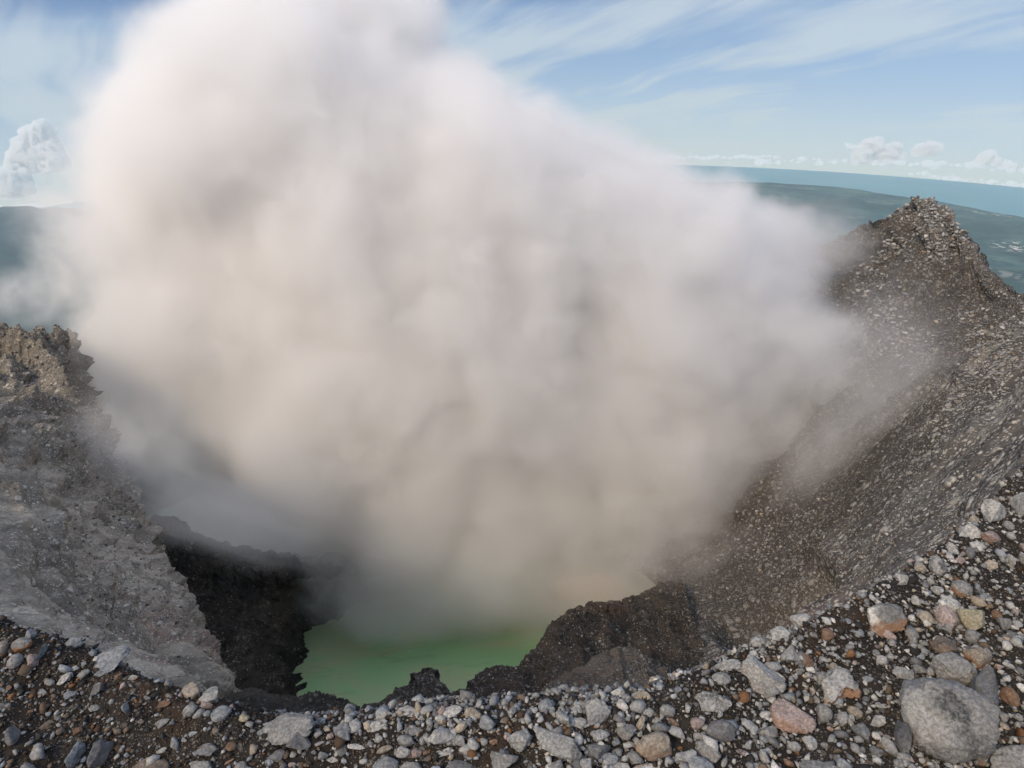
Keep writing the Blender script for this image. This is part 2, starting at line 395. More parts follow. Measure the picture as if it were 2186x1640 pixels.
Bk = [at_z(sh[:,0]+40, sh[:,1]+10, LZ-6), at_z(sh[:,0], sh[:,1], LZ - 3 * (1 - fz)), wall_row(r2, -103), wall_row(r3, -92), wall_row(r4, -84), wall_row(r5, -82), wall_row(r5, -84, -10) + np.array([0, 10.0, -14.0])]
loft('lake_wall', np.array(Bk), 300, 420, M_BACK, 1.6, 12, 51, gully=(0.9, 3, 9, 0), fine=0.4, block=((5.0, 1.6),))

# right wall with the peak
Rr = [
 [(3000,700,14),(2600,850,17),(2300,1000,20),(2050,1190,25),(1800,1345,32),(1560,1460,42),(1400,1500,50)],
 [(3000,680,26),(2600,770,30),(2250,905,34),(2000,1090,42),(1780,1240,54),(1560,1360,66),(1395,1395,74)],
 [(2900,660,46),(2600,700,50),(2230,800,56),(1980,970,66),(1760,1140,82),(1560,1260,95),(1385,1312,102)],
 [(2800,640,74),(2500,665,80),(2200,712,88),(1960,850,98),(1740,1020,112),(1540,1180,124),(1400,1250,130)],
 [(2650,670,110),(2400,690,116),(2200,672,122),(1955,755,132),(1725,900,142),(1500,1050,150),(1250,1130,155)],
 [(2400,760,140),(2240,725,146),(2110,612,150),(1935,690,154),(1705,810,160),(1460,940,165),(1150,1020,170)],
 [(2220,680,172),(2100,585,176),(1984,440,178),(1890,570,176),(1670,690,178),(1410,810,182),(1100,910,185)],
 [(2050,600,200),(1960,530,202),(1868,482,203),(1790,590,198),(1610,640,196),(1360,710,196),(1080,810,196)],
 [(1900,640,235),(1820,600,235),(1740,540,232),(1660,590,226),(1500,640,220),(1300,690,216),(1050,760,212)],
]
GUL = np.array([(1560,1345),(1610,1312),(1660,1282),(1710,1248),(1740,1225)], float)
def gully_cut(q):
    w = q @ FWD; X = 1093 + FPX * (q @ RIGHT) / w; Y = 820 - FPX * (q @ UP) / w
    dmin = np.full(len(q), 1e9); ttt = np.zeros(len(q))
    for a, b in zip(GUL[:-1], GUL[1:]):
        e = b - a; s = np.clip(((X - a[0]) * e[0] + (Y - a[1]) * e[1]) / (e @ e), 0, 1)
        dd = np.hypot(X - a[0] - s * e[0], Y - a[1] - s * e[1]); dmin = np.minimum(dmin, dd)
    return -11.0 * np.exp(-(dmin / 24.0) ** 2)
PR = ctrl(Rr)                                    # a crisp crest line: extra columns close on either side of it
PR = np.concatenate([PR[:, :2], PR[:, 1:2] * 0.18 + PR[:, 2:3] * 0.82, PR[:, 2:3], PR[:, 2:3] * 0.82 + PR[:, 3:4] * 0.18, PR[:, 3:]], 1)
loft('right_slope', PR, 720, 600, M_RIGHT, 0.60, 8.0, 64, gully=(1.2, 26, 1.6, 0.5), fine=0.4, edit=gully_cut, block=((3.2, 0.5),))

# brown ridges between the rim and the lake
D1x = np.array([(700,1580,34),(765,1530,40),(830,1488,44),(880,1458,46),(911,1426,48),(940,1470,49),(985,1470,51),(1025,1438,54),(1085,1428,57),(1118,1432,60),(1150,1388,66),(1178,1352,70),(1230,1318,78),(1300,1296,88),(1365,1276,98),(1450,1235,112)], float)
def rowm(P, dx, dy, kw, dw=0): return [(a + dx, b + dy, c * kw + dw) for a, b, c in P]
D1 = [rowm(D1x, 0, 130, 1.0, 16), rowm(D1x, 0, 34, 1.0, 8), rowm(D1x, 0, 0, 1.0), rowm(D1x, 14, 34, 0.88), rowm(D1x, 30, 85, 0.74), rowm(D1x, 50, 150, 0.6), rowm(D1x, 80, 240, 0.5)]
loft('lake_bank', ctrl(D1), 280, 620, M_ASH, 0.42, 5.0, 71, gully=(0.30, 3, 16, 0), fine=0.25, block=((1.6, 0.45),))
D2x = np.array([(1020,1570,26),(1085,1532,30),(1165,1470,37),(1235,1430,43),(1306,1388,49),(1344,1386,50),(1400,1418,46),(1452,1458,40),(1530,1490,34),(1640,1500,29)], float)
D2 = [rowm(D2x, 0, 120, 1.0, 14), rowm(D2x, 4, 30, 1.0, 6), rowm(D2x, 0, 0, 1.0), rowm(D2x, 10, 30, 0.90), rowm(D2x, 24, 80, 0.76), rowm(D2x, 40, 150, 0.6), rowm(D2x, 50, 240, 0.5)]
loft('ash_mound', ctrl(D2), 220, 420, M_MOUND, 0.22, 3.6, 81, gully=(0.18, 3, 12, 0), fine=0.30)
D3x = np.array([(380,1540,22),(470,1502,25),(525,1484,27),(575,1492,28),(640,1492,30),(690,1497,31),(735,1510,32),(758,1530,33),(775,1580,33)], float)
D3 = [rowm(D3x, 0, 150, 1.0, 12), rowm(D3x, 0, 34, 1.0, 5), rowm(D3x, 0, 0, 1.0), rowm(D3x, 0, 34, 0.88), rowm(D3x, 0, 90, 0.74), rowm(D3x, 0, 170, 0.6)]
loft('dark_mound', ctrl(D3), 160, 300, M_BACK, 0.30, 3.0, 91, fine=0.5)

# far summit slope that shows through the edge of the steam
F = [
 [(1820,560,262),(1640,490,266),(1545,447,268),(1480,422,272),(1340,345,280),(1160,266,290),(1000,190,300),(700,210,300),(420,450,290),(180,720,270)],
 [(1800,640,255),(1640,560,258),(1540,500,262),(1470,480,266),(1330,400,272),(1150,330,282),(1000,270,290),(700,300,290),(420,520,280),(190,790,262)],
 [(1750,760,245),(1600,700,248),(1500,650,250),(1430,620,252),(1300,560,256),(1150,500,262),(1000,460,268),(700,480,268),(420,640,262),(200,880,250)],
 [(1700,900,235),(1560,860,236),(1450,820,238),(1400,800,238),(1280,760,240),(1150,720,242),(1000,700,245),(700,720,245),(420,820,240),(210,960,235)]]
F = [[(a, b + 40, c + 40) for a, b, c in F[0]]] + F
loft('far_slope', ctrl(F), 160, 260, M_RIGHT, 1.2, 12, 101, fine=0.5)

# outer flank of the volcano, all round the crater
ctrL, ctrR, ctrF = ctrl(L)[:, 0], ctrl(Rr)[:, 0], ctrl(F)[0]
ring = np.concatenate([ctrR[::-1], back[::-3], ctrL, ctrF[::-1]])
ring = np.concatenate([ring, ring[:1]])
cc = np.array([0.0, 90.0]); ov = ring[:, :2] - cc; ov /= np.linalg.norm(ov, axis=1)[:, None]
fl = []
for dd, dz in ((0, -9.0), (6, -12.0), (40, -30), (150, -130), (500, -460), (1000, -900)):
    fl.append(np.concatenate([ring[:, :2] + ov * dd, ring[:, 2:] * (1 if dd < 400 else 0.5) + dz], 1))
loft('volcano_flank', np.array(fl), 120, 300, M_RIGHT, 1.5, 14, 111, fine=0.4)

# the lake
m, g = new_mat('green_lake_water')
ob = g.new('ShaderNodeTexCoord').outputs['Object']
ln = g.noise(g.v('MULTIPLY', ob, (1.0, 2.2, 1.0)), 0.05, 5, 0.6, 0.8)
lc = g.mix(g.mapr(ln, 0.36, 0.62, 0, 1, True), C(0.56, 0.67, 0.38), C(0.42, 0.72, 0.36))
str_ = g.noise(g.v('MULTIPLY', ob, (0.6, 3.0, 1.0)), 0.16, 4, 0.6, 1.2)
lc = g.mix(g.mapr(str_, 0.54, 0.70, 0, 0.28), lc, C(0.20, 0.36, 0.17))
rp = bump(g, g.noise(g.v('MULTIPLY', ob, (1.0, 1.8, 1.0)), 0.9, 3, 0.5), 0.12, 0.15)
out_surface(g, principled(g, lc, 0.35, rp, 0.3))
a_ = np.linspace(0, 2 * math.pi, 97)[:-1]; rr_ = np.linspace(0, 1, 20)
lcn = at_z(np.array(930.0), np.array(1400.0), LZ)
A_, R_ = np.meshgrid(a_, rr_, indexing='ij')
lv = np.stack([lcn[0] + 62 * R_ * np.cos(A_), lcn[1] + 50 * R_ * np.sin(A_), np.full_like(A_, LZ)], -1).reshape(-1, 3)
tag(mesh_obj('lake_water', lv, grid_faces(96, 20, True)[:, ::-1], m), kind='structure')

#@@HAZE
import bmesh
def fix_normals(me):
    b = bmesh.new(); b.from_mesh(me); bmesh.ops.recalc_face_normals(b, faces=b.faces); b.to_mesh(me); b.free()
def box_obj(name, lo, hi, mat):
    v = np.array([(x, y, z) for x in (lo[0], hi[0]) for y in (lo[1], hi[1]) for z in (lo[2], hi[2])], float)
    f = np.array([(0, 1, 3, 2), (4, 6, 7, 5), (0, 4, 5, 1), (2, 3, 7, 6), (0, 2, 6, 4), (1, 5, 7, 3)])
    o = mesh_obj(name, v, f, mat, False); fix_normals(o.data); return o
m, g = new_mat('air')
pv = g.new('ShaderNodeVolumePrincipled'); pv.inputs['Color'].default_value = (0.74, 0.90, 1.0, 1); pv.inputs['Density'].default_value = 0.00006
o = g.new('ShaderNodeOutputMaterial'); g.link(pv.outputs[0], o.inputs['Volume'])
HZ = 11600.0
haze = box_obj('haze', (-HZ, -HZ, on_globe(0.0, RP * DIP * 1.04)[2] - 2), (HZ, HZ, 260.0), m)
tag(haze, 'pale blue haze filling the air over the lowland and sea', 'haze', kind='stuff')

#@@CLOUDS
# ------------------------------------------------------------------ cumulus over the horizon (beyond the haze)
m, g = new_mat('cloud_white')
pv = g.new('ShaderNodeVolumePrincipled'); pv.inputs['Color'].default_value = (0.99, 0.985, 0.98, 1); pv.inputs['Density'].default_value = 0.020
o = g.new('ShaderNodeOutputMaterial'); g.link(pv.outputs[0], o.inputs['Volume']); M_CLOUD = m
m, g = new_mat('cloud_thin')
pv = g.new('ShaderNodeVolumePrincipled'); pv.inputs['Color'].default_value = (0.97, 0.98, 0.99, 1); pv.inputs['Density'].default_value = 0.012
o = g.new('ShaderNodeOutputMaterial'); g.link(pv.outputs[0], o.inputs['Volume']); M_CLOUD_THIN = m
def sphere_soup(blobs):
    """blobs: list of (centre, radius) -> joined icospheres"""
    b = bmesh.new()
    for c, r in blobs:
        bmesh.ops.create_icosphere(b, subdivisions=2, radius=r, matrix=Matrix.Translation(Vector(c)))
    return b
def cloud(name, parts, w, label, group=None, kind=None, seed=0, flat=1.0, vox=None, amp=0.15):
    """parts: (X, Y, r) puffs in photo pixels at depth w metres, melted into one billowing body"""
    rng = random.Random(seed); blobs = []; s = w / FPX
    base = at(parts[0][0], parts[0][1], w)
    for X, Y, r in parts:
        c = at(X, Y, w); blobs.append((c, r * s))
        for k in range(14):
            a = rng.uniform(0, 2 * math.pi); e = rng.uniform(-0.1, 1.1); q = rng.uniform(0.16, 0.42)
            d = np.array([math.cos(a) * math.cos(e), math.sin(a) * math.cos(e), math.sin(e)])
            blobs.append((c + d * r * s * 0.85, r * s * q))
    b = sphere_soup([(c - base, r) for c, r in blobs])
    me = bpy.data.meshes.new(name); b.to_mesh(me); b.free()
    o = bpy.data.objects.new(name, me); COL.objects.link(o)
    md = o.modifiers.new('r', 'REMESH'); md.mode = 'VOXEL'; md.voxel_size = vox or max(p[2] for p in parts) * s * 0.09; md.use_smooth_shade = True
    bpy.context.view_layer.update()
    ev = o.evaluated_get(bpy.context.evaluated_depsgraph_get()); me2 = bpy.data.meshes.new_from_object(ev)
    o.modifiers.clear(); o.data = me2; bpy.data.meshes.remove(me); me2.name = name
    n = len(me2.vertices); co = np.empty(n * 3, np.float32); me2.vertices.foreach_get('co', co); co = co.reshape(-1, 3).astype(float)
    no = np.empty(n * 3, np.float32); me2.vertices.foreach_get('normal', no); no = no.reshape(-1, 3)
    rm = np.median([p[2] for p in parts]) * s
    co = co + no * (amp * rm * fbm(co / rm * 2.2 + seed, 5, seed, 0.62, True))[:, None]
    co[:, 2] *= flat; zb = min(Z_ for Z_ in [(at(X, Y, w) - base)[2] for X, Y, r in parts]) - 0.35 * rm
    co[:, 2] = np.where(co[:, 2] < zb, zb + 0.25 * (co[:, 2] - zb), co[:, 2])
    me2.vertices.foreach_set('co', co.astype(np.float32).ravel()); me2.update()
    me2.polygons.foreach_set('use_smooth', np.ones(len(me2.polygons), bool))
    me2.materials.clear(); me2.materials.append(M_CLOUD_THIN if kind else M_CLOUD)
    o.location = base
    tag(o, label, None if kind else 'cloud', group, kind)
    return o
CW = 17500.0
cloud('cumulus_cloud', [(1858,318,20),(1842,332,20),(1884,335,22),(1872,308,12),(1905,322,16),(1915,340,14)], CW, 'largest sunlit cumulus tower, twin-topped, over the sea horizon', seed=3)
cloud('cumulus_cloud', [(1965,322,15),(1985,320,16),(2000,318,12),(1955,330,8)], CW, 'bright boxy cumulus cloud just right of the twin-topped tower', seed=4)
cloud('cumulus_cloud', [(2100,340,13),(2112,332,11),(2090,348,10),(2122,348,11)], CW, 'white domed cumulus cloud above the right end of the coast', seed=5)
cloud('cumulus_cloud', [(2150,352,9),(2160,356,8)], CW, 'tiny white cumulus puff right of the domed cumulus cloud', seed=6)
cloud('cumulus_cloud', [(1812,312,5),(1822,316,6),(1806,308,3)], CW, 'tiny ragged cumulus puff left of the twin-topped tower', seed=7)
rb_ = random.Random(5)
bank = [(1620 + i * 11 + rb_.uniform(-8, 8), 344 + 0.00010 * (i * 11) ** 2 + rb_.uniform(-7, 6), rb_.choice([3, 4, 5, 6, 8, 11])) for i in range(54)]
cloud('cloud_bank', bank, CW * 0.97, 'long low pale cloud bank lying along the sea horizon', kind='stuff', seed=8, flat=0.7)
bank2 = [(1940 + i * 8 + rb_.uniform(-6, 6), 370 + 0.14 * (i * 8) + rb_.uniform(-4, 4), rb_.choice([2.5, 3, 4, 5, 7])) for i in range(36)]
cloud('cloud_bank', bank2, CW * 0.93, 'bright broken row of small clouds in front of the cloud bank', kind='stuff', seed=9, flat=0.8)
bank3 = [(1390 + i * 14, 338 + 3 * math.sin(i * 1.7), 5 + 3 * math.sin(i * 2.6) ** 2) for i in range(20)]
cloud('cloud_bank', bank3, CW * 1.05, 'faint flat distant cloud bank beside the steam edge', kind='stuff', seed=10, flat=0.5)
cloud('cumulus_cloud', [(84,302,32),(66,322,32),(100,328,30),(98,276,15),(58,352,30),(112,350,30),(84,350,30)], CW * 0.95, 'tall white cumulus tower rising left of the steam cloud', seed=11)
cloud('cumulus_cloud', [(18,388,28),(38,384,22),(0,402,28),(30,410,26),(50,402,18)], CW * 0.93, 'lower white cumulus cloud at the left horizon below the tall tower', seed=12)
bankl = [(-40 + i * 22, 452 - i * 1.2 - 6 * math.sin(i * 1.7), 12 + 6 * math.sin(i * 2.1) ** 2) for i in range(12)]
cloud('cloud_bank', bankl, CW * 0.92, 'soft grey cloud layer along the left horizon', kind='stuff', seed=13, flat=0.5)

#@@ROCKS
# ------------------------------------------------------------------ loose rock
from mathutils.bvhtree import BVHTree
def ico(sub):
    b = bmesh.new(); bmesh.ops.create_icosphere(b, subdivisions=sub, radius=1.0)
    v = np.array([q.co[:] for q in b.verts]); f = np.array([[w.index for w in q.verts] for q in b.faces]); b.free(); return v, f
ICO = {k: ico(k) for k in (1, 3, 4, 5)}
def rock_shape(seed, style='angular', sub=4, lump=0.10):
    rng = np.random.default_rng(seed); v, f = ICO[sub]; v = v.copy()
    ncut, lo, hi = {'angular': (11, 0.40, 0.72), 'rounded': (9, 0.80, 0.97), 'flat': (12, 0.50, 0.85), 'wedge': (10, 0.40, 0.75), 'jagged': (14, 0.36, 0.78)}[style]
    v *= 1 + 0.16 * vnoise(v * 1.3 + seed * 3.1, seed)[:, None]
    for k in range(ncut):
        n = rng.normal(size=3); n /= np.linalg.norm(n); d = rng.uniform(lo, hi)
        e = np.maximum(0, v @ n - d); v = v - np.outer(e * 0.99, n)
    if style == 'jagged': v += (0.10 * fbm(v * 2.2 + seed, 3, seed, 0.6, True))[:, None] * v
    if style == 'wedge': v[:, 2] *= 1 - 0.45 * np.clip(v[:, 0] * rng.choice([-1, 1]) + 0.2, -0.5, 1)
    v *= 1 + (lump * 0.45 * fbm(v * 2.6 + seed, 4, seed + 5, 0.55))[:, None]
    v *= 1 + (lump * 0.38 * fbm(v * 9.0 + seed, 3, seed + 7, 0.6, True))[:, None]
    v -= (v.max(0) + v.min(0)) / 2; v /= (v.max(0) - v.min(0)) / 2
    return v, f
m, g = new_mat('weathered_rock')
oi = g.new('ShaderNodeObjectInfo'); tcn = g.new('ShaderNodeTexCoord')
geo = g.new('ShaderNodeNewGeometry').outputs['Position']
seedv = g.comb(g.m('MULTIPLY', oi.outputs['Random'], 40.0), g.m('MULTIPLY', oi.outputs['Random'], 17.0), 0.0)
p1 = g.v('ADD', geo, seedv)
blot = g.noise(p1, 3.2, 5, 0.65, 0.6); fine = g.noise(p1, 22.0, 4, 0.7); pits = g.voro(p1, 38.0)
tint = oi.outputs['Color']
col = g.mix(g.mapr(blot, 0.32, 0.68), g.mix(0.30, tint, C(0.06, 0.06, 0.065)), g.mix(0.14, tint, C(0.62, 0.60, 0.57)))
col = g.mix(g.mapr(fine, 0.40, 0.62, 0.55, 0.0), col, C(0.035, 0.034, 0.033))
col = g.mix(g.mapr(pits, 0.0, 0.20, 0.6, 0.0), col, C(0.04, 0.04, 0.04))
gz = g.xyz(tcn.outputs['Generated'])[2]
rmask = g.mapr(g.m('ADD', g.m('SUBTRACT', 0.62, gz), g.m('MULTIPLY', g.m('SUBTRACT', g.noise(p1, 1.7, 3, 0.6), 0.5), 1.6)), 0.02, 0.26, 0, 1, True)
col = g.mix(g.m('MULTIPLY', rmask, oi.outputs['Alpha']), col, g.mix(fine, C(0.16, 0.065, 0.022), C(0.30, 0.16, 0.075)))
lich = g.noise(p1, 1.1, 4, 0.7)
col = g.mix(g.m('MULTIPLY', g.mapr(lich, 0.60, 0.68, 0, 0.8, True), g.mapr(fine, 0.42, 0.55, 1, 0.2)), col, C(0.05, 0.052, 0.052))
pa = g.new('ShaderNodeAttribute', attribute_name='patch')
pc = g.xyz(pa.outputs['Vector'])
col = g.mix(g.m('MULTIPLY', pc[0], g.mapr(fine, 0.36, 0.60, 1.0, 0.45)), col, C(0.035, 0.037, 0.038))     # dark lichen
col = g.mix(g.m('MULTIPLY', pc[1], g.mapr(fine, 0.40, 0.56, 0.5, 1.0)), col, C(0.58, 0.57, 0.54))         # bleached crust
hb = g.m('ADD', g.m('MULTIPLY', blot, 0.6), g.m('ADD', g.m('MULTIPLY', fine, 0.35), g.m('MULTIPLY', g.mapr(pits, 0.0, 0.3), 0.12)))
out_surface(g, principled(g, col, 0.92, bump(g, hb, 0.75, 0.06), 0.2)); M_ROCK = m

def blob(v, x, y, z, r, seed=1):
    d = np.linalg.norm(v - np.array([x, y, z]), axis=1) + 0.25 * fbm(v * 3.0 + seed, 3, seed)
    return np.clip((r - d) / (0.35 * r), 0, 1)
PATCH = {   # marks that belong to one stone: (dark lichen, bleached crust) from the stone's own shape
 'the giant lichen-patched boulder': lambda v: (np.maximum(blob(v, -0.15, -0.25, 0.9, 0.52), 0.6 * blob(v, 0.35, -0.6, 0.35, 0.35)), 0.25 * blob(v, -0.7, -0.4, 0.2, 0.7)),
 'the white-ended boulder': lambda v: (0 * v[:, 0], blob(v, -1.0, -0.3, 0.0, 0.75)),
 'the dark-streaked pale block': lambda v: (np.clip(np.sin(v[:, 0] * 7.0) * 2 - 0.6, 0, 1) * (v[:, 2] < 0.75), 0.3 + 0 * v[:, 0]),
 'the dark-capped stone': lambda v: (blob(v, 0.35, -0.2, 0.85, 0.6), 0 * v[:, 0]),
 'the broad wedge-shaped boulder': lambda v: (0.8 * np.clip((v[:, 0] - 0.35) * 5, 0, 1), 0 * v[:, 0]),
}
PAL = {'pale grey': (0.36, 0.36, 0.355), 'grey': (0.25, 0.25, 0.25), 'dark grey': (0.13, 0.132, 0.14), 'bluish grey': (0.24, 0.26, 0.285), 'white': (0.50, 0.49, 0.475),
       'tan': (0.34, 0.29, 0.23), 'rusty brown': (0.19, 0.095, 0.045), 'pinkish': (0.37, 0.285, 0.265), 'yellowish': (0.37, 0.34, 0.23), 'brown': (0.15, 0.11, 0.08), 'slate': (0.15, 0.155, 0.165)}  # bluish grey on the left rocks carries their shade in the colour
bv = BVHTree.FromPolygons([tuple(q) for q in SURF[0][1].reshape(-1, 3)], grid_faces(*SURF[0][1].shape[:2]).tolist())
def ground_at(X, Y):
    d = ray(X, Y); d = d / np.linalg.norm(d)
    h, n, i, dist = bv.ray_cast(Vector((0, 0, 0)), Vector(d))
    return h
# X, Y centre and W, H in photo pixels, colour, shape, rust, label ('' = named from its neighbours), call-name for neighbours
HERO = [
 (2004,1522,218,168,'grey','rounded',0.0,'giant rounded grey boulder with a dark lichen patch','the giant lichen-patched boulder'),
 (2094,1484,72,112,'slate','jagged',0.0,'dark weathered slab leaning against the right side of the giant rounded boulder',''),
 (1922,1560,42,70,'dark grey','wedge',0.0,'dark grey upright slab wedged under the left side of the giant boulder',''),
 (2030,1424,100,66,'grey','rounded',0.15,'smooth long grey boulder just behind the giant rounded boulder',''),
 (2086,1398,66,48,'tan','angular',0.9,'flat-faced boulder with a rust red underside behind the smooth long boulder',''),
 (2150,1484,48,44,'rusty brown','rounded',0.4,'reddish brown rounded stone right of the giant boulder',''),
 (2168,1622,120,72,'grey','angular',0.0,'large cracked grey boulder cut off by the bottom right corner','the boulder in the bottom right corner'),
 (1762,1640,120,56,'grey','flat',0.0,'broad flat grey slab at the bottom edge, left of the giant boulder','the broad slab at the bottom edge'),
 (1788,1462,88,76,'pale grey','jagged',0.75,'jagged pale boulder with a hollow ochre-stained underside','the hollow jagged boulder'),
 (1690,1520,102,70,'pinkish','flat',0.45,'flat pinkish tan slab with russet stains','the pinkish tan slab'),
 (1627,1432,100,80,'pale grey','angular',0.10,'large angular whitish boulder with a faint pink side','the large angular whitish boulder'),
 (1886,1316,88,66,'grey','angular',0.7,'large boulder with a white left end and a rust brown base','the white-ended boulder'),
 (2016,1318,54,52,'pinkish','rounded',0.0,'pale pinkish rounded stone beside the yellowish boulder',''),
 (2072,1326,64,48,'yellowish','angular',0.1,'yellowish pitted boulder on the right of the rim','the yellowish boulder'),
 (2022,1284,58,34,'white','flat',0.0,'whitish flat stone just behind the pale pinkish rounded stone',''),
 (2050,1256,50,36,'grey','rounded',1.0,'rounded stone with a grey top and bright ochre lower half','the ochre-bottomed stone'),
 (2012,1380,64,38,'brown','wedge',0.1,'brownish ridged stone behind the smooth long boulder',''),
 (2118,1098,56,48,'pale grey','angular',0.0,'pale block with dark vertical streaks high on the right rim','the dark-streaked pale block'),
 (2172,1080,46,52,'white','jagged',0.0,'white craggy boulder at the right edge of the rim',''),
 (2068,1132,52,28,'white','flat',0.0,'white flat slab on the rim below the dark-streaked block',''),
 (2110,1146,46,24,'pinkish','angular',0.3,'reddish pink stone below the dark-streaked pale block',''),
 (1998,1208,40,42,'pale grey','rounded',0.0,'pale squat stone with a dark cap on the right rim','the dark-capped stone'),
 (1394,1585,82,62,'tan','angular',0.3,'blocky pale boulder with a yellow-stained underside','the yellow-stained blocky boulder'),
 (1192,1580,112,70,'pale grey','wedge',0.0,'broad pale wedge-shaped boulder with a dark split face','the broad wedge-shaped boulder'),
 (1108,1574,58,48,'pale grey','angular',0.0,'flat-topped pale block left of the broad wedge-shaped boulder',''),
 (1276,1514,56,52,'pale grey','angular',0.0,'big pale boulder standing on the rim edge above the brown mound','the rim-edge boulder'),
 (1166,1506,34,34,'bluish grey','rounded',0.0,'egg-shaped grey stone standing up on the rim edge','the egg-shaped stone'),
 (1278,1598,54,34,'slate','wedge',0.0,'slate grey pyramid-shaped stone right of the broad wedge-shaped boulder',''),
 (1438,1541,26,20,'rusty brown','angular',0.6,'small rust red stone among pale rocks','the rust red stone'),
 (616,1546,120,64,'grey','flat',0.0,'broad weathered grey slab lying on the rim below the lake','the broad weathered slab'),
 (640,1580,56,36,'dark grey','wedge',0.1,'dark-edged fragment split off the front of the broad weathered slab',''),
 (732,1560,38,38,'bluish grey','jagged',0.0,'bluish grey craggy stone right of the broad weathered slab',''),
 (876,1518,68,28,'pale grey','flat',0.0,'long pale slab on the rim edge right of the lake notch','the long rim-edge slab'),
 (962,1518,52,28,'white','rounded',0.0,'smooth whitish stone on the rim edge right of the long slab',''),
 (824,1630,58,42,'bluish grey','wedge',0.0,'pointed triangular grey stone at the bottom edge','the triangular bottom-edge stone'),
 (942,1566,66,36,'pale grey','angular',0.0,'craggy pale rock with a yellowish base below the smooth whitish stone','the craggy pale rock'),
 (232,1403,98,66,'bluish grey','flat',0.0,'large bluish grey slab leaning on the left rim','the large leaning slab'),
 (336,1437,52,32,'bluish grey','wedge',0.0,'bluish wedge-shaped rock right of the large leaning slab',''),
 (408,1476,44,38,'tan','angular',0.0,'cream coloured angular rock on the left rim',''),
 (453,1484,44,42,'pale grey','wedge',0.0,'pale leaning block right of the cream coloured rock','the pale leaning block'),
 (474,1520,46,34,'bluish grey','rounded',0.0,'rounded bluish rock just in front of the pale leaning block',''),
 (58,1328,56,38,'bluish grey','angular',0.0,'bluish angular block topping the left end of the rim','the topmost left block'),
 (50,1374,48,30,'grey','rounded',0.9,'grey stone with an orange rust side near the left edge','the orange-sided stone'),
 (8,1384,30,32,'tan','rounded',0.6,'brownish rounded stone cut off by the left edge',''),
 (160,1372,42,26,'bluish grey','rounded',0.0,'domed bluish stone left of the large leaning slab',''),
 (138,1447,40,28,'pale grey','wedge',0.0,'lone triangular pale stone on the dark gravel','the lone triangular stone'),
 (30,1568,34,38,'slate','angular',0.1,'dark pointed stone on the left gravel','the dark pointed stone'),
 (168,1608,42,54,'bluish grey','angular',0.0,'upright greenish grey block near the bottom left','the upright grey block'),
 (214,1606,58,58,'dark grey','jagged',0.1,'dark jagged boulder right of the upright grey block','the dark jagged boulder'),
 (322,1634,90,44,'brown','flat',0.2,'broad brownish boulder at the bottom edge, right of the dark jagged one','the broad brownish boulder'),
 (440,1598,50,26,'slate','flat',0.0,'dark slate slab lying on dark gravel','the dark slate slab'),
 (522,1531,24,17,'yellowish','angular',0.5,'small yellow-tan stone left of the broad weathered slab',''),
 (1521,1492,82,40,'pale grey','flat',0.0,'long pale slab left of the large angular whitish boulder','the long pale slab'),
 (1537,1556,64,46,'dark grey','rounded',0.0,'dark lump of rock left of the pinkish tan slab','the dark lump'),
 (1710,1330,46,38,'white','angular',0.0,'white angular boulder on the rim crest','the white crest boulder'),
 (1664,1354,46,36,'pale grey','wedge',0.0,'pale pointed boulder left of the white crest boulder',''),
]
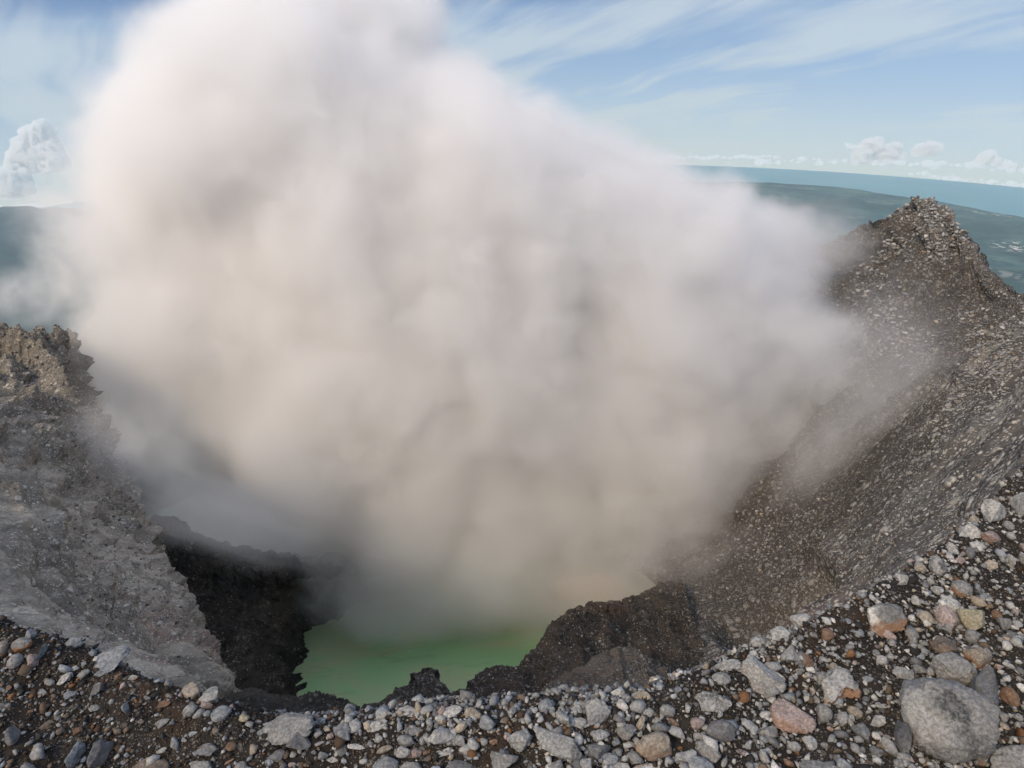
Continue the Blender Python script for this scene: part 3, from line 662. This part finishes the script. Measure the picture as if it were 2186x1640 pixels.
PLAIN = [
 (68,1354,26,22,'bluish grey','angular'),(38,1408,38,30,'grey','rounded'),(72,1410,30,26,'pinkish','angular'),(182,1437,30,22,'grey','angular'),(92,1390,22,32,'bluish grey','wedge'),
 (360,1458,20,22,'grey','angular'),(443,1502,30,18,'pinkish','angular'),(443,1523,18,14,'bluish grey','rounded'),(545,1510,36,24,'bluish grey','angular'),(85,1606,34,34,'grey','angular'),
 (375,1584,20,26,'bluish grey','angular'),(347,1541,32,20,'grey','flat'),(430,1633,50,28,'grey','jagged'),(95,1510,18,24,'rusty brown','rounded'),(100,1546,34,20,'brown','flat'),(60,1640,36,26,'grey','angular'),
 (672,1545,34,22,'bluish grey','angular'),(757,1549,32,28,'pale grey','rounded'),(805,1546,46,26,'pale grey','flat'),(820,1528,36,22,'pale grey','angular'),(1010,1520,40,24,'tan','angular'),(882,1557,44,20,'grey','flat'),
 (866,1581,40,26,'grey','angular'),(762,1592,36,12,'white','flat'),(821,1598,34,18,'tan','rounded'),(862,1603,34,24,'pale grey','angular'),(691,1609,24,18,'bluish grey','angular'),(712,1620,32,14,'white','flat'),
 (945,1604,50,22,'pale grey','flat'),(982,1581,28,24,'grey','angular'),(1010,1586,28,26,'pale grey','angular'),(983,1634,62,26,'dark grey','jagged'),(877,1636,46,24,'grey','rounded'),
 (1282,1568,38,26,'pale grey','angular'),(1298,1619,46,26,'bluish grey','rounded'),(1076,1616,62,40,'grey','angular'),(1236,1540,48,22,'pale grey','flat'),(1200,1530,32,28,'pale grey','angular'),(1337,1560,46,32,'grey','angular'),
 (1366,1542,22,30,'tan','wedge'),(1462,1612,48,30,'pale grey','angular'),(1492,1632,62,42,'bluish grey','rounded'),(1304,1636,80,22,'pale grey','flat'),(1402,1637,104,18,'white','flat'),(1443,1562,38,28,'pale grey','angular'),(1040,1540,36,32,'bluish grey','angular'),
 (1558,1418,52,24,'pale grey','flat'),(1538,1448,42,26,'grey','rounded'),(1617,1370,36,28,'pale grey','angular'),(1742,1298,42,30,'white','angular'),(1684,1395,44,34,'pale grey','wedge'),(1757,1518,38,40,'grey','rounded'),(1824,1518,36,26,'tan','rounded'),
 (1646,1472,38,34,'grey','angular'),(1511,1598,56,44,'grey','angular'),(1695,1592,30,22,'pale grey','rounded'),(1630,1612,24,30,'pale grey','wedge'),(1836,1560,42,38,'slate','wedge'),(1757,1446,38,26,'grey','angular'),(1780,1428,30,26,'tan','angular'),
 (1600,1545,40,26,'pale grey','flat'),(1640,1562,44,24,'grey','angular'),(2078,1111,24,20,'tan','rounded'),(2085,1167,38,22,'white','angular'),(2030,1173,30,26,'pale grey','angular'),(1963,1213,28,22,'tan','rounded'),(1922,1233,30,30,'white','angular'),
 (1997,1258,38,16,'pale grey','flat'),(2086,1256,18,28,'bluish grey','wedge'),(1975,1319,40,28,'tan','angular'),(2072,1357,32,28,'grey','rounded'),(2141,1326,32,28,'grey','angular'),(2125,1312,26,22,'rusty brown','rounded'),(2106,1271,28,16,'bluish grey','flat'),
 (1953,1283,24,22,'pale grey','angular'),(1897,1354,32,22,'pinkish','angular'),(1945,1366,22,28,'pale grey','angular'),(2180,1192,26,26,'pale grey','angular'),(2155,1196,28,28,'pale grey','angular'),(2110,1206,36,20,'tan','wedge'),(2150,1122,28,20,'grey','angular'),
 (1926,1438,48,28,'pale grey','angular'),(1961,1428,36,20,'grey','angular'),(2086,1606,42,46,'grey','wedge'),(1985,1597,26,22,'yellowish','rounded'),(1799,1632,40,36,'bluish grey','angular'),(1870,1600,34,26,'slate','angular'),(1240,1632,50,26,'pale grey','angular'),
 (560,1562,22,16,'bluish grey','angular'),(590,1610,40,26,'dark grey','flat'),(130,1560,20,16,'brown','rounded'),(270,1510,18,24,'bluish grey','jagged'),(250,1560,22,14,'brown','angular'),(350,1500,30,16,'rusty brown','flat'),
]
rngp = random.Random(77)
ROCKS = []                                       # X, Y, W, H, colour, shape, rust, label, callname
for h in HERO: ROCKS.append(h)
for p in PLAIN: ROCKS.append((*p, rngp.choice([0, 0, 0, 0, 0, 0.6]), '', ''))
def free(X, Y, r):
    for q in ROCKS:
        if abs(q[0] - X) < (q[2] / 2 + r) * 0.9 and abs(q[1] - Y) < (q[3] / 2 + r) * 0.9: return False
    return True
tries = 0
while len(ROCKS) < 298 and tries < 20000:
    tries += 1
    X = rngp.uniform(0, 2186); top = np.interp(X, FXp, FYp); Y = rngp.uniform(top + 2, 1636)
    keep = np.interp(X, [0, 350, 620, 1000, 2186], [0.35, 0.12, 0.5, 1.0, 1.0]) * (1.0 if Y < top + 120 else 0.8)
    if rngp.random() > keep: continue
    far = 0.62 + 0.55 * (Y - 1000) / 640
    w = min(58, 21 * math.exp(rngp.gauss(0.1, 0.38))) * far * (0.8 if X < 600 else 1)
    if not free(X, Y, w * 0.5): continue
    cols = ['bluish grey', 'grey', 'brown', 'dark grey', 'rusty brown', 'pale grey'] if X < 620 else ['pale grey', 'grey', 'white', 'bluish grey', 'pale grey', 'tan', 'grey', 'dark grey', 'pinkish', 'rusty brown']  # bluish tint on the left stands in for shade
    ROCKS.append((X, Y, w, w * rngp.uniform(0.5, 0.9), rngp.choice(cols), rngp.choice(['angular', 'angular', 'rounded', 'flat', 'wedge', 'jagged']), rngp.choice([0, 0, 0, 0, 0, 0.8]), '', ''))
# labels: what singles a plain rock out is its look and its place beside a rock one can find
marks = [(i, r) for i, r in enumerate(ROCKS) if r[8]]
ORD = ['nearest', 'second nearest', 'third nearest', 'fourth nearest', 'fifth nearest', 'sixth nearest', 'seventh nearest', 'eighth nearest', 'ninth nearest', 'tenth nearest', 'eleventh nearest', 'twelfth nearest']
SIDE = ['right of', 'in front of', 'left of', 'behind']
slots = {}
for i, r in enumerate(ROCKS):
    if r[7]: continue
    d, k = min(((r[0] - q[0]) ** 2 + (1.3 * (r[1] - q[1])) ** 2, k) for k, q in marks)
    q = ROCKS[k]; a = math.atan2(1.3 * (r[1] - q[1]), r[0] - q[0])
    slots.setdefault((k, int(((a + math.pi / 4) // (math.pi / 2)) % 4)), []).append((d, i))
LABEL = {}
for (k, s), lst in slots.items():
    seen = {}
    for d, i in sorted(lst):
        r = ROCKS[i]; size = 'small' if r[2] < 24 else 'medium' if r[2] < 40 else 'larger'
        shape = {'wedge': 'wedge-shaped'}.get(r[5], r[5])
        key = (r[4], shape); n = seen.get(key, 0); seen[key] = n + 1
        LABEL[i] = f"{size} {r[4]} {shape} rock, {ORD[n]} {SIDE[s]} {ROCKS[k][8]}"
PROTO = {}
def proto(style, k):
    if (style, k) not in PROTO:
        v, f = rock_shape(900 + 37 * k + len(style), style, 3, 0.14)
        o = mesh_obj('rock_shape', v, f, M_ROCK, False); me = o.data; bpy.data.objects.remove(o); PROTO[style, k] = me
    return PROTO[style, k]
for i, (X, Y, w, h, colr, style, rust, label, call) in enumerate(ROCKS):
    gp = ground_at(X, Y + h * 0.22)
    if gp is None: continue
    gp = np.array(gp); depth = gp @ FWD; s = depth / FPX
    Wm = w * s * 0.5; Dm = h * s * 0.5 * (0.95 if style != 'flat' else 1.15); Hm = h * s * 0.5 * (0.80 if style != 'flat' else 0.55)
    Dm = max(Dm, Wm * 0.45); kc = depth / np.linalg.norm(gp); Dm *= kc; Hm *= kc; Wm *= 0.5 + 0.5 * kc
    big = w > 40 or call in PATCH
    if big:
        v, f = rock_shape(1000 + i, style, 5 if w > 90 else 4, 0.13)
        if call == 'the hollow jagged boulder':                  # the hollow under its right side
            dn = v - np.array([0.30, -0.85, -0.15]); dd_ = np.linalg.norm(dn, axis=1); v = v + np.array([0, 1.0, 0.25]) * (0.75 * np.exp(-(dd_ / 0.48) ** 2))[:, None]
        o = mesh_obj('rock', v, f, M_ROCK, False)
        if call in PATCH:
            pd, pw = PATCH[call](v); at_p = o.data.attributes.new('patch', 'FLOAT_VECTOR', 'POINT')
            at_p.data.foreach_set('vector', np.stack([pd, pw, 0 * pd], 1).astype(np.float32).ravel())
    else:
        o = bpy.data.objects.new('rock', proto(style, i % 5)); COL.objects.link(o)
    o.name = 'boulder' if w >= 60 else 'rock'
    az_ = 0.3 * math.atan2(gp[0], gp[1])
    rot = Matrix.Rotation(-az_ + rngp.uniform(-0.25, 0.25), 4, 'Z') @ Matrix.Rotation(rngp.uniform(-0.22, 0.22), 4, 'X') @ Matrix.Rotation(rngp.uniform(-0.22, 0.22), 4, 'Y')
    rm_ = np.array(rot.to_3x3()); vv_ = np.empty(len(o.data.vertices) * 3, np.float32); o.data.vertices.foreach_get('co', vv_); vv_ = vv_.reshape(-1, 3)
    for it in range(4):                                        # real size that shows at the measured width and height
        q = (vv_ * np.array([Wm, Dm, Hm])) @ rm_.T + gp + np.array([0, 0, Hm * 0.55])
        qw = q @ FWD; qx = FPX * (q @ RIGHT) / qw; qy = FPX * (q @ UP) / qw
        kx, ky = w / np.ptp(qx), h * 1.12 / np.ptp(qy)
        Wm *= kx; Dm *= ky; Hm *= ky
    o.matrix_world = Matrix.Translation(Vector(gp) + Vector((0, 0, Hm * 0.55))) @ rot @ Matrix.Diagonal((Wm, Dm, Hm, 1))
    c = PAL[colr]; j = rngp.uniform(0.88, 1.12)
    o.color = (c[0] * j, c[1] * j, c[2] * j, rust)
    tag(o, label or LABEL[i], 'boulder' if w >= 60 else 'rock', 'loose rocks on the crater rim')

# ------------------------------------------------------------------ gravel and scree (nobody could count it)
m, g = new_mat('gravel_stone')
at_ = g.new('ShaderNodeAttribute', attribute_name='tint'); geo = g.new('ShaderNodeNewGeometry').outputs['Position']
gn = g.noise(geo, 30.0, 3, 0.7)
gc = g.mix(g.mapr(gn, 0.35, 0.6, 0.5, 0.0), at_.outputs['Color'], C(0.03, 0.028, 0.026))
out_surface(g, principled(g, gc, 0.92, bump(g, gn, 0.5, 0.02), 0.2)); M_GRAVEL = m
def scatter(name, pts, nor, size, tint, label, seed):
    rng = np.random.default_rng(seed); v0, f0 = ICO[1]; n, k = len(pts), len(v0)
    V = np.repeat(v0[None], n, 0) * (1 + rng.uniform(-0.38, 0.38, (n, k, 1)))
    for c in range(6):
        pn = rng.normal(size=(n, 3)); pn /= np.linalg.norm(pn, axis=1, keepdims=True); dd = rng.uniform(0.35, 0.75, (n, 1))
        e = np.maximum(0, (V * pn[:, None]).sum(-1) - dd); V = V - e[..., None] * pn[:, None]
    V = V * rng.uniform(0.6, 1.25, (n, 1, 3)) * np.array([1, 1, 0.75])
    a = rng.uniform(0, 2 * math.pi, n); ca, sa = np.cos(a)[:, None], np.sin(a)[:, None]
    V = np.stack([V[..., 0] * ca - V[..., 1] * sa, V[..., 0] * sa + V[..., 1] * ca, V[..., 2]], -1) * size[:, None, None] + (pts + nor * size[:, None] * 0.35)[:, None]
    F_ = (f0[None] + (np.arange(n) * k)[:, None, None]).reshape(-1, 3)
    o = mesh_obj(name, V.reshape(-1, 3), F_, M_GRAVEL, False)
    at = o.data.attributes.new('tint', 'FLOAT_COLOR', 'POINT'); cc = np.ones((n, k, 4), np.float32); cc[..., :3] = tint[:, None]
    at.data.foreach_set('color', cc.ravel())
    return tag(o, label, None, None, 'stuff')
def sample(si, n, seed, weight=None):
    rng = np.random.default_rng(seed); V = SURF[si][1]
    a, b, c = V[:-1, :-1], V[1:, :-1], V[:-1, 1:]
    cr = np.cross(b - a, c - a); ar = np.linalg.norm(cr, axis=-1); cen = (b + c) / 2
    w = cen @ FWD; X = 1093 + FPX * (cen @ RIGHT) / np.maximum(w, 0.1); Y = 820 - FPX * (cen @ UP) / np.maximum(w, 0.1)
    p = ar * (w > 1.2) * (X > -700) * (X < 2950) * (Y > -50) * (Y < 2150)
    if weight is not None: p = p * weight(X, Y, w)
    p = p * np.clip(0.45 + 1.3 * fbm(cen.reshape(-1, 3) / (0.10 * np.maximum(w.ravel(), 8)[:, None]), 3, seed).reshape(p.shape), 0.45 if si == 0 else 0.05, 3)
    p = p.ravel() / p.sum(); idx = rng.choice(len(p), n, p=p)
    u, v = rng.random((2, n, 1)); A, B, Cc = a.reshape(-1, 3)[idx], b.reshape(-1, 3)[idx], c.reshape(-1, 3)[idx]
    nn = cr.reshape(-1, 3)[idx]; nn = nn / np.maximum(np.linalg.norm(nn, axis=1, keepdims=True), 1e-12); nn *= np.sign(nn[:, 2:3] + 1e-9)
    return A + u * (B - A) + v * (Cc - A), nn, X.ravel()[idx], Y.ravel()[idx], w.ravel()[idx]
def tints(rng, names, probs, n):
    pal = np.array([PALG[q] for q in names]); t = pal[rng.choice(len(names), n, p=np.array(probs) / sum(probs))]
    return t * rng.uniform(0.7, 1.25, (n, 1))
PALG = dict(PAL); PALG['black'] = (0.030, 0.028, 0.026); PALG['orange'] = (0.24, 0.12, 0.045); PALG['umber'] = (0.07, 0.045, 0.03)
N = 150000
pts, nn, X, Y, w = sample(0, N, 5, lambda X, Y, w: 1.0 / np.maximum(w, 6) ** 1.2)
rg = np.random.default_rng(6)
right = np.clip((X - 450) / 500, 0, 1)
sz = 0.033 * np.exp(rg.normal(0, 0.42, N)) * (0.85 + 0.35 * right)
tl = tints(rg, ['black', 'umber', 'brown', 'rusty brown', 'grey', 'orange', 'bluish grey', 'pinkish'], [34, 16, 10, 5, 18, 1, 14, 1], N)
tr = tints(rg, ['pale grey', 'grey', 'black', 'dark grey', 'tan', 'brown', 'rusty brown', 'white', 'orange', 'umber'], [24, 24, 16, 18, 4, 4, 1, 9, 0.4, 4], N)
pick = (rg.random(N) < 0.12 + 0.80 * right)[:, None]
scatter('gravel', pts, nn, sz, np.where(pick, tr, tl), 'fine dark and rusty gravel covering the crater rim', 7)
N = 11500
pts, nn, X, Y, w = sample(0, N, 15, lambda X, Y, w: np.interp(X, [0, 450, 700, 2186], [0.25, 0.15, 1.0, 1.1]) / np.maximum(w, 6) ** 1.0)
sz = np.clip(0.052 * np.exp(rg.normal(0, 0.52, N)), 0.022, 0.16)
scatter('pebbles', pts, nn, sz, tints(rg, ['pale grey', 'grey', 'white', 'bluish grey', 'tan', 'dark grey', 'rusty brown', 'pinkish'], [28, 22, 14, 16, 5, 10, 2, 2], N), 'pale pebbles scattered between the rocks of the crater rim', 17)
allp = []
for si, n, px, sd_, names, probs in (
    ('left_cliff', 15000, 2.2, 1, ['tan', 'grey', 'pale grey', 'brown', 'dark grey'], [2, 6, 3, 2, 6]),
    ('lake_wall', 2500, 1.6, 2, ['tan', 'brown', 'grey', 'dark grey'], [3, 4, 2, 6]),
    ('right_slope', 22000, 2.2, 3, ['pale grey', 'grey', 'tan', 'dark grey', 'brown', 'white'], [8, 8, 3, 4, 2, 2]),
    ('lake_bank', 6000, 1.7, 4, ['pale grey', 'grey', 'brown', 'umber', 'dark grey'], [4, 4, 3, 4, 5]),
    ('ash_mound', 4000, 1.8, 5, ['pale grey', 'grey', 'brown', 'umber', 'dark grey'], [4, 4, 3, 4, 4]),
    ('dark_mound', 1500, 1.8, 6, ['grey', 'brown', 'umber', 'dark grey'], [3, 3, 3, 5])):
    i = [k for k, q in enumerate(SURF) if q[0].name == si][0]
    wt = (lambda X, Y, w: 1.0 / w ** 1.4 * np.where((Y < 900) & (X > 1800), 2.2, np.where((X < 1700) & (Y > 1200), 0.5, 1.0))) if si == 'right_slope' else (lambda X, Y, w: 1.0 / w ** 1.4)
    pts, nn, X, Y, w = sample(i, n, 40 + sd_, wt)
    rg = np.random.default_rng(60 + sd_)
    size = px / FPX * w * np.exp(np.clip(rg.normal(-0.08, 0.55, n), -2, 0.75)) * np.where((X > 1830) & (Y < 760), 1.35, 1.0)
    allp.append((pts, nn, size, tints(rg, names, probs, n)))
scatter('scree', *[np.concatenate([q[k] for q in allp]) for k in range(4)], 'loose scree and fallen stones on the crater walls', 27)

#@@SMOKE
def curve_node(g, x, pts_r, pts_g, pts_b=None):
    n = g.new('ShaderNodeRGBCurve')
    cm = n.mapping
    cm.use_clip = False
    for c, pts in ((0, pts_r), (1, pts_g), (2, pts_b)):
        if pts is None: continue
        cu = cm.curves[c]
        while len(cu.points) < len(pts): cu.points.new(0.5, 0.5)
        for p, (a, b) in zip(cu.points, pts): p.location = (a, b); p.handle_type = 'AUTO'
    cm.update()
    cmb = g.new('ShaderNodeCombineColor'); 
    for i in range(3): g.link(x, cmb.inputs[i])
    g.link(cmb.outputs[0], n.inputs['Color'])
    sp = g.new('ShaderNodeSeparateColor'); g.link(n.outputs['Color'], sp.inputs[0])
    return sp.outputs

PW = 164.0                                     # distance of the steam column along the view axis
prof = np.array([  # photo row, left and right edge of the dense steam
 (1320,1070,1260),(1285,950,1390),(1250,800,1440),(1210,650,1470),(1160,490,1510),(1100,415,1570),(1000,370,1670),(900,320,1730),(800,250,1755),(700,220,1750),
 (600,190,1740),(500,180,1660),(400,150,1500),(300,150,1330),(200,180,1130),(100,290,1030),(0,400,935),(-100,500,850),(-200,610,770),(-260,680,700)], float)
prof[:, 1] -= np.interp(prof[:, 0], [0, 200, 500, 800, 1000, 1200], [-120, -85, -15, 25, 60, 30])
prof[:, 2] += np.interp(prof[:, 0], [0, 100, 200, 300, 400, 500, 650, 900, 1100, 1220, 1300], [-50, -60, -95, -110, -80, -20, 40, 70, 110, 70, 20])
s_ = PW / FPX
pz = (820 - prof[:, 0]) * s_; pc = ((prof[:, 1] + prof[:, 2]) / 2 - 1093) * s_; pr = (prof[:, 2] - prof[:, 1]) / 2 * s_
Z0, Z1 = pz.min(), pz.max()
def plume_mat():
    m, g = new_mat('steam')
    ob = g.new('ShaderNodeTexCoord').outputs['Object']
    nv = g.new('ShaderNodeTexNoise'); g.link(ob, nv.inputs['Vector']); nv.inputs['Scale'].default_value = 0.026; nv.inputs['Detail'].default_value = 3.0; nv.inputs['Roughness'].default_value = 0.60
    off = g.v('SCALE', g.v('SUBTRACT', nv.outputs['Color'], (0.5, 0.5, 0.5)), 34.0)
    p = g.v('ADD', ob, off)
    x, y, z = g.xyz(p)
    t = g.mapr(z, Z0, Z1)
    XR = 130.0
    sel = list(range(len(pz)))
    tt = (pz - Z0) / (Z1 - Z0)
    c = curve_node(g, t, list(zip(tt, pc / XR * .5 + .5)), list(zip(tt, pr / XR)))
    cx = g.m('MULTIPLY', g.m('SUBTRACT', c[0], 0.5), 2 * XR); rx = g.m('MULTIPLY', c[1], XR)
    ryy = g.m('MINIMUM', g.m('MULTIPLY', rx, 0.75), 43.0)
    ex = g.m('DIVIDE', g.m('SUBTRACT', x, cx), rx); ey = g.m('DIVIDE', y, ryy)
    q = g.m('SQRT', g.m('ADD', g.m('MULTIPLY', ex, ex), g.m('MULTIPLY', ey, ey)))
    depth = g.m('MULTIPLY', g.m('SUBTRACT', 1.0, q), g.m('MINIMUM', rx, ryy))      # metres inside the edge
    b1 = g.m('ABSOLUTE', g.m('SUBTRACT', g.noise(p, 0.036, 1.0, 0.5), 0.5))      # rounded billows with creases between
    b2 = g.m('ABSOLUTE', g.m('SUBTRACT', g.noise(p, 0.10, 4.0, 0.62), 0.5))
    depth = g.m('ADD', depth, g.m('SUBTRACT', g.m('ADD', g.m('MULTIPLY', b1, 26.0), g.m('MULTIPLY', b2, 18.0)), 3.0))
    dens = g.mapr(depth, -4.0, 10.0, 0.0, 1.0, True)
    dens = g.m('MULTIPLY', dens, g.mapr(t, 0.0, 0.3, 0.06, 0.17))
    pv = g.new('ShaderNodeVolumePrincipled'); pv.inputs['Color'].default_value = (0.988, 0.982, 0.983, 1); g.link(dens, pv.inputs['Density'])
    pv.inputs['Anisotropy'].default_value = 0.1
    o = g.new('ShaderNodeOutputMaterial'); g.link(pv.outputs[0], o.inputs['Volume'])
    return m
nz, na = 60, 72
zz_ = np.linspace(Z0 - 14, Z1 + 14, nz); k = np.interp(zz_, pz[::1], pc); 
rr = np.interp(zz_, pz, pr)
an = np.linspace(0, 2 * math.pi, na + 1)[:-1]
ZZ, AN = np.meshgrid(zz_, an, indexing='ij')
rx_ = np.repeat(rr[:, None], na, 1); ry_ = np.minimum(rx_ * .75, 43); pad = 17.0
pad_ = pad * np.clip(np.minimum((ZZ - Z0 + 15) / 9, (Z1 + 15 - ZZ) / 20), 0.1, 1)
vx = np.repeat(k[:, None], na, 1) + (rx_ + pad_) * np.cos(AN); vy = (ry_ + pad_) * np.sin(AN)
v = np.stack([vx, vy, ZZ], -1)
v = v.reshape(-1, 3); f = grid_faces(nz, na)
i = np.arange(nz * na).reshape(nz, na)
f = np.concatenate([f, np.stack([i[:-1, -1], i[1:, -1], i[1:, 0], i[:-1, 0]], -1)])
nb = len(v); v = np.concatenate([v, [[k[0], 0, Z0 - 15]], [[k[-1], 0, Z1 + 15]]])
r0, r1 = i[0], i[-1]
caps = np.concatenate([np.stack([np.full(na, nb), r0, np.roll(r0, -1), np.roll(r0, -1)], -1), np.stack([np.full(na, nb + 1), np.roll(r1, -1), r1, r1], -1)])
me_f = [tuple(q) for q in f.tolist()] + [(q[0], q[1], q[2]) for q in caps.tolist()]
me = bpy.data.meshes.new('steam_plume'); me.from_pydata(v.tolist(), [], me_f); me.validate(); fix_normals(me); me.materials.append(plume_mat()); me.materials[0].cycles.volume_step_rate = 0.45
plume = bpy.data.objects.new('steam_plume', me); COL.objects.link(plume)
plume.matrix_world = Matrix(((RIGHT[0], FWD[0], UP[0], FWD[0] * PW), (RIGHT[1], FWD[1], UP[1], FWD[1] * PW), (RIGHT[2], FWD[2], UP[2], FWD[2] * PW), (0, 0, 0, 1)))
tag(plume, 'huge dense pale steam cloud billowing up from the green crater lake', 'steam cloud', kind='stuff')
# thin drifting veils of steam round the column
def wisp(label, X, Y, w, rx, ry, rd, dens, seed, freq=1.6, thr=0.42, col=(0.97, 0.96, 0.965), tilt=0.0):
    m, g = new_mat('thin_steam')
    ob = g.new('ShaderNodeTexCoord').outputs['Object']
    sh = g.v('ADD', ob, (seed * 3.7, seed * 1.9, seed * 5.3))
    nv = g.new('ShaderNodeTexNoise'); g.link(sh, nv.inputs['Vector']); nv.inputs['Scale'].default_value = freq; nv.inputs['Detail'].default_value = 4; nv.inputs['Roughness'].default_value = 0.6
    p = g.v('ADD', ob, g.v('SCALE', g.v('SUBTRACT', nv.outputs['Color'], (0.5, 0.5, 0.5)), 0.9))
    q = g.m('SUBTRACT', 1.0, g.v('LENGTH', p, out=1))
    d = g.m('MULTIPLY', g.mapr(q, 0.08, 0.75, 0, 1, True), g.mapr(nv.outputs['Fac'], thr, thr + 0.26, 0.15, 1.0, True))
    pv = g.new('ShaderNodeVolumePrincipled'); pv.inputs['Color'].default_value = (*col, 1); g.link(g.m('MULTIPLY', d, dens), pv.inputs['Density'])
    o = g.new('ShaderNodeOutputMaterial'); g.link(pv.outputs[0], o.inputs['Volume'])
    v, f = ICO[3]
    ob_ = mesh_obj('steam_wisp', v * 1.0, f, m); fix_normals(ob_.data)
    c = at(X, Y, w); s = w / FPX; ct, st = math.cos(R(tilt)), math.sin(R(tilt))
    ax = (RIGHT * ct + UP * st) * rx * s; au = (-RIGHT * st + UP * ct) * ry * s; ad = FWD * rd
    ob_.matrix_world = Matrix(((ax[0], ad[0], au[0], c[0]), (ax[1], ad[1], au[1], c[1]), (ax[2], ad[2], au[2], c[2]), (0, 0, 0, 1)))
    tag(ob_, label, kind='stuff'); return ob_
wisp('bright curl of steam in front of the dark lowland at the left edge', 75, 640, 172, 95, 120, 16, 0.10, 1, 1.5, 0.44, tilt=-15)
wisp('thin veil of steam over the blue lowland left of the steam cloud', 190, 600, 186, 120, 210, 16, 0.016, 2, 1.6, 0.40)
wisp('drifting steam in front of the left cliff', 300, 930, 98, 175, 210, 13, 0.085, 3, 1.5, 0.42, tilt=20)
wisp('thin grey steam veiling the right crater wall', 1850, 900, 108, 250, 400, 16, 0.060, 4, 1.5, 0.36, tilt=-8)
wisp('pale steam drifting across the saddle left of the right peak', 1710, 520, 188, 210, 120, 20, 0.085, 5, 1.6, 0.36, tilt=-12)
wisp('grey steam low over the brown slope right of the lake', 1440, 1190, 112, 250, 130, 18, 0.030, 6, 1.7, 0.40, tilt=14)
wisp('thin steam drifting over the dark lake wall', 470, 1110, 112, 300, 110, 12, 0.11, 7, 1.7, 0.34, tilt=-16)
wisp('tan translucent steam rising off the right side of the lake', 1250, 1280, 132, 230, 90, 14, 0.20, 9, 1.5, 0.24, col=(0.80, 0.75, 0.71))
wisp('faint steam fringe above the far summit slope', 1340, 320, 240, 190, 85, 20, 0.026, 8, 1.8, 0.40, tilt=-25)
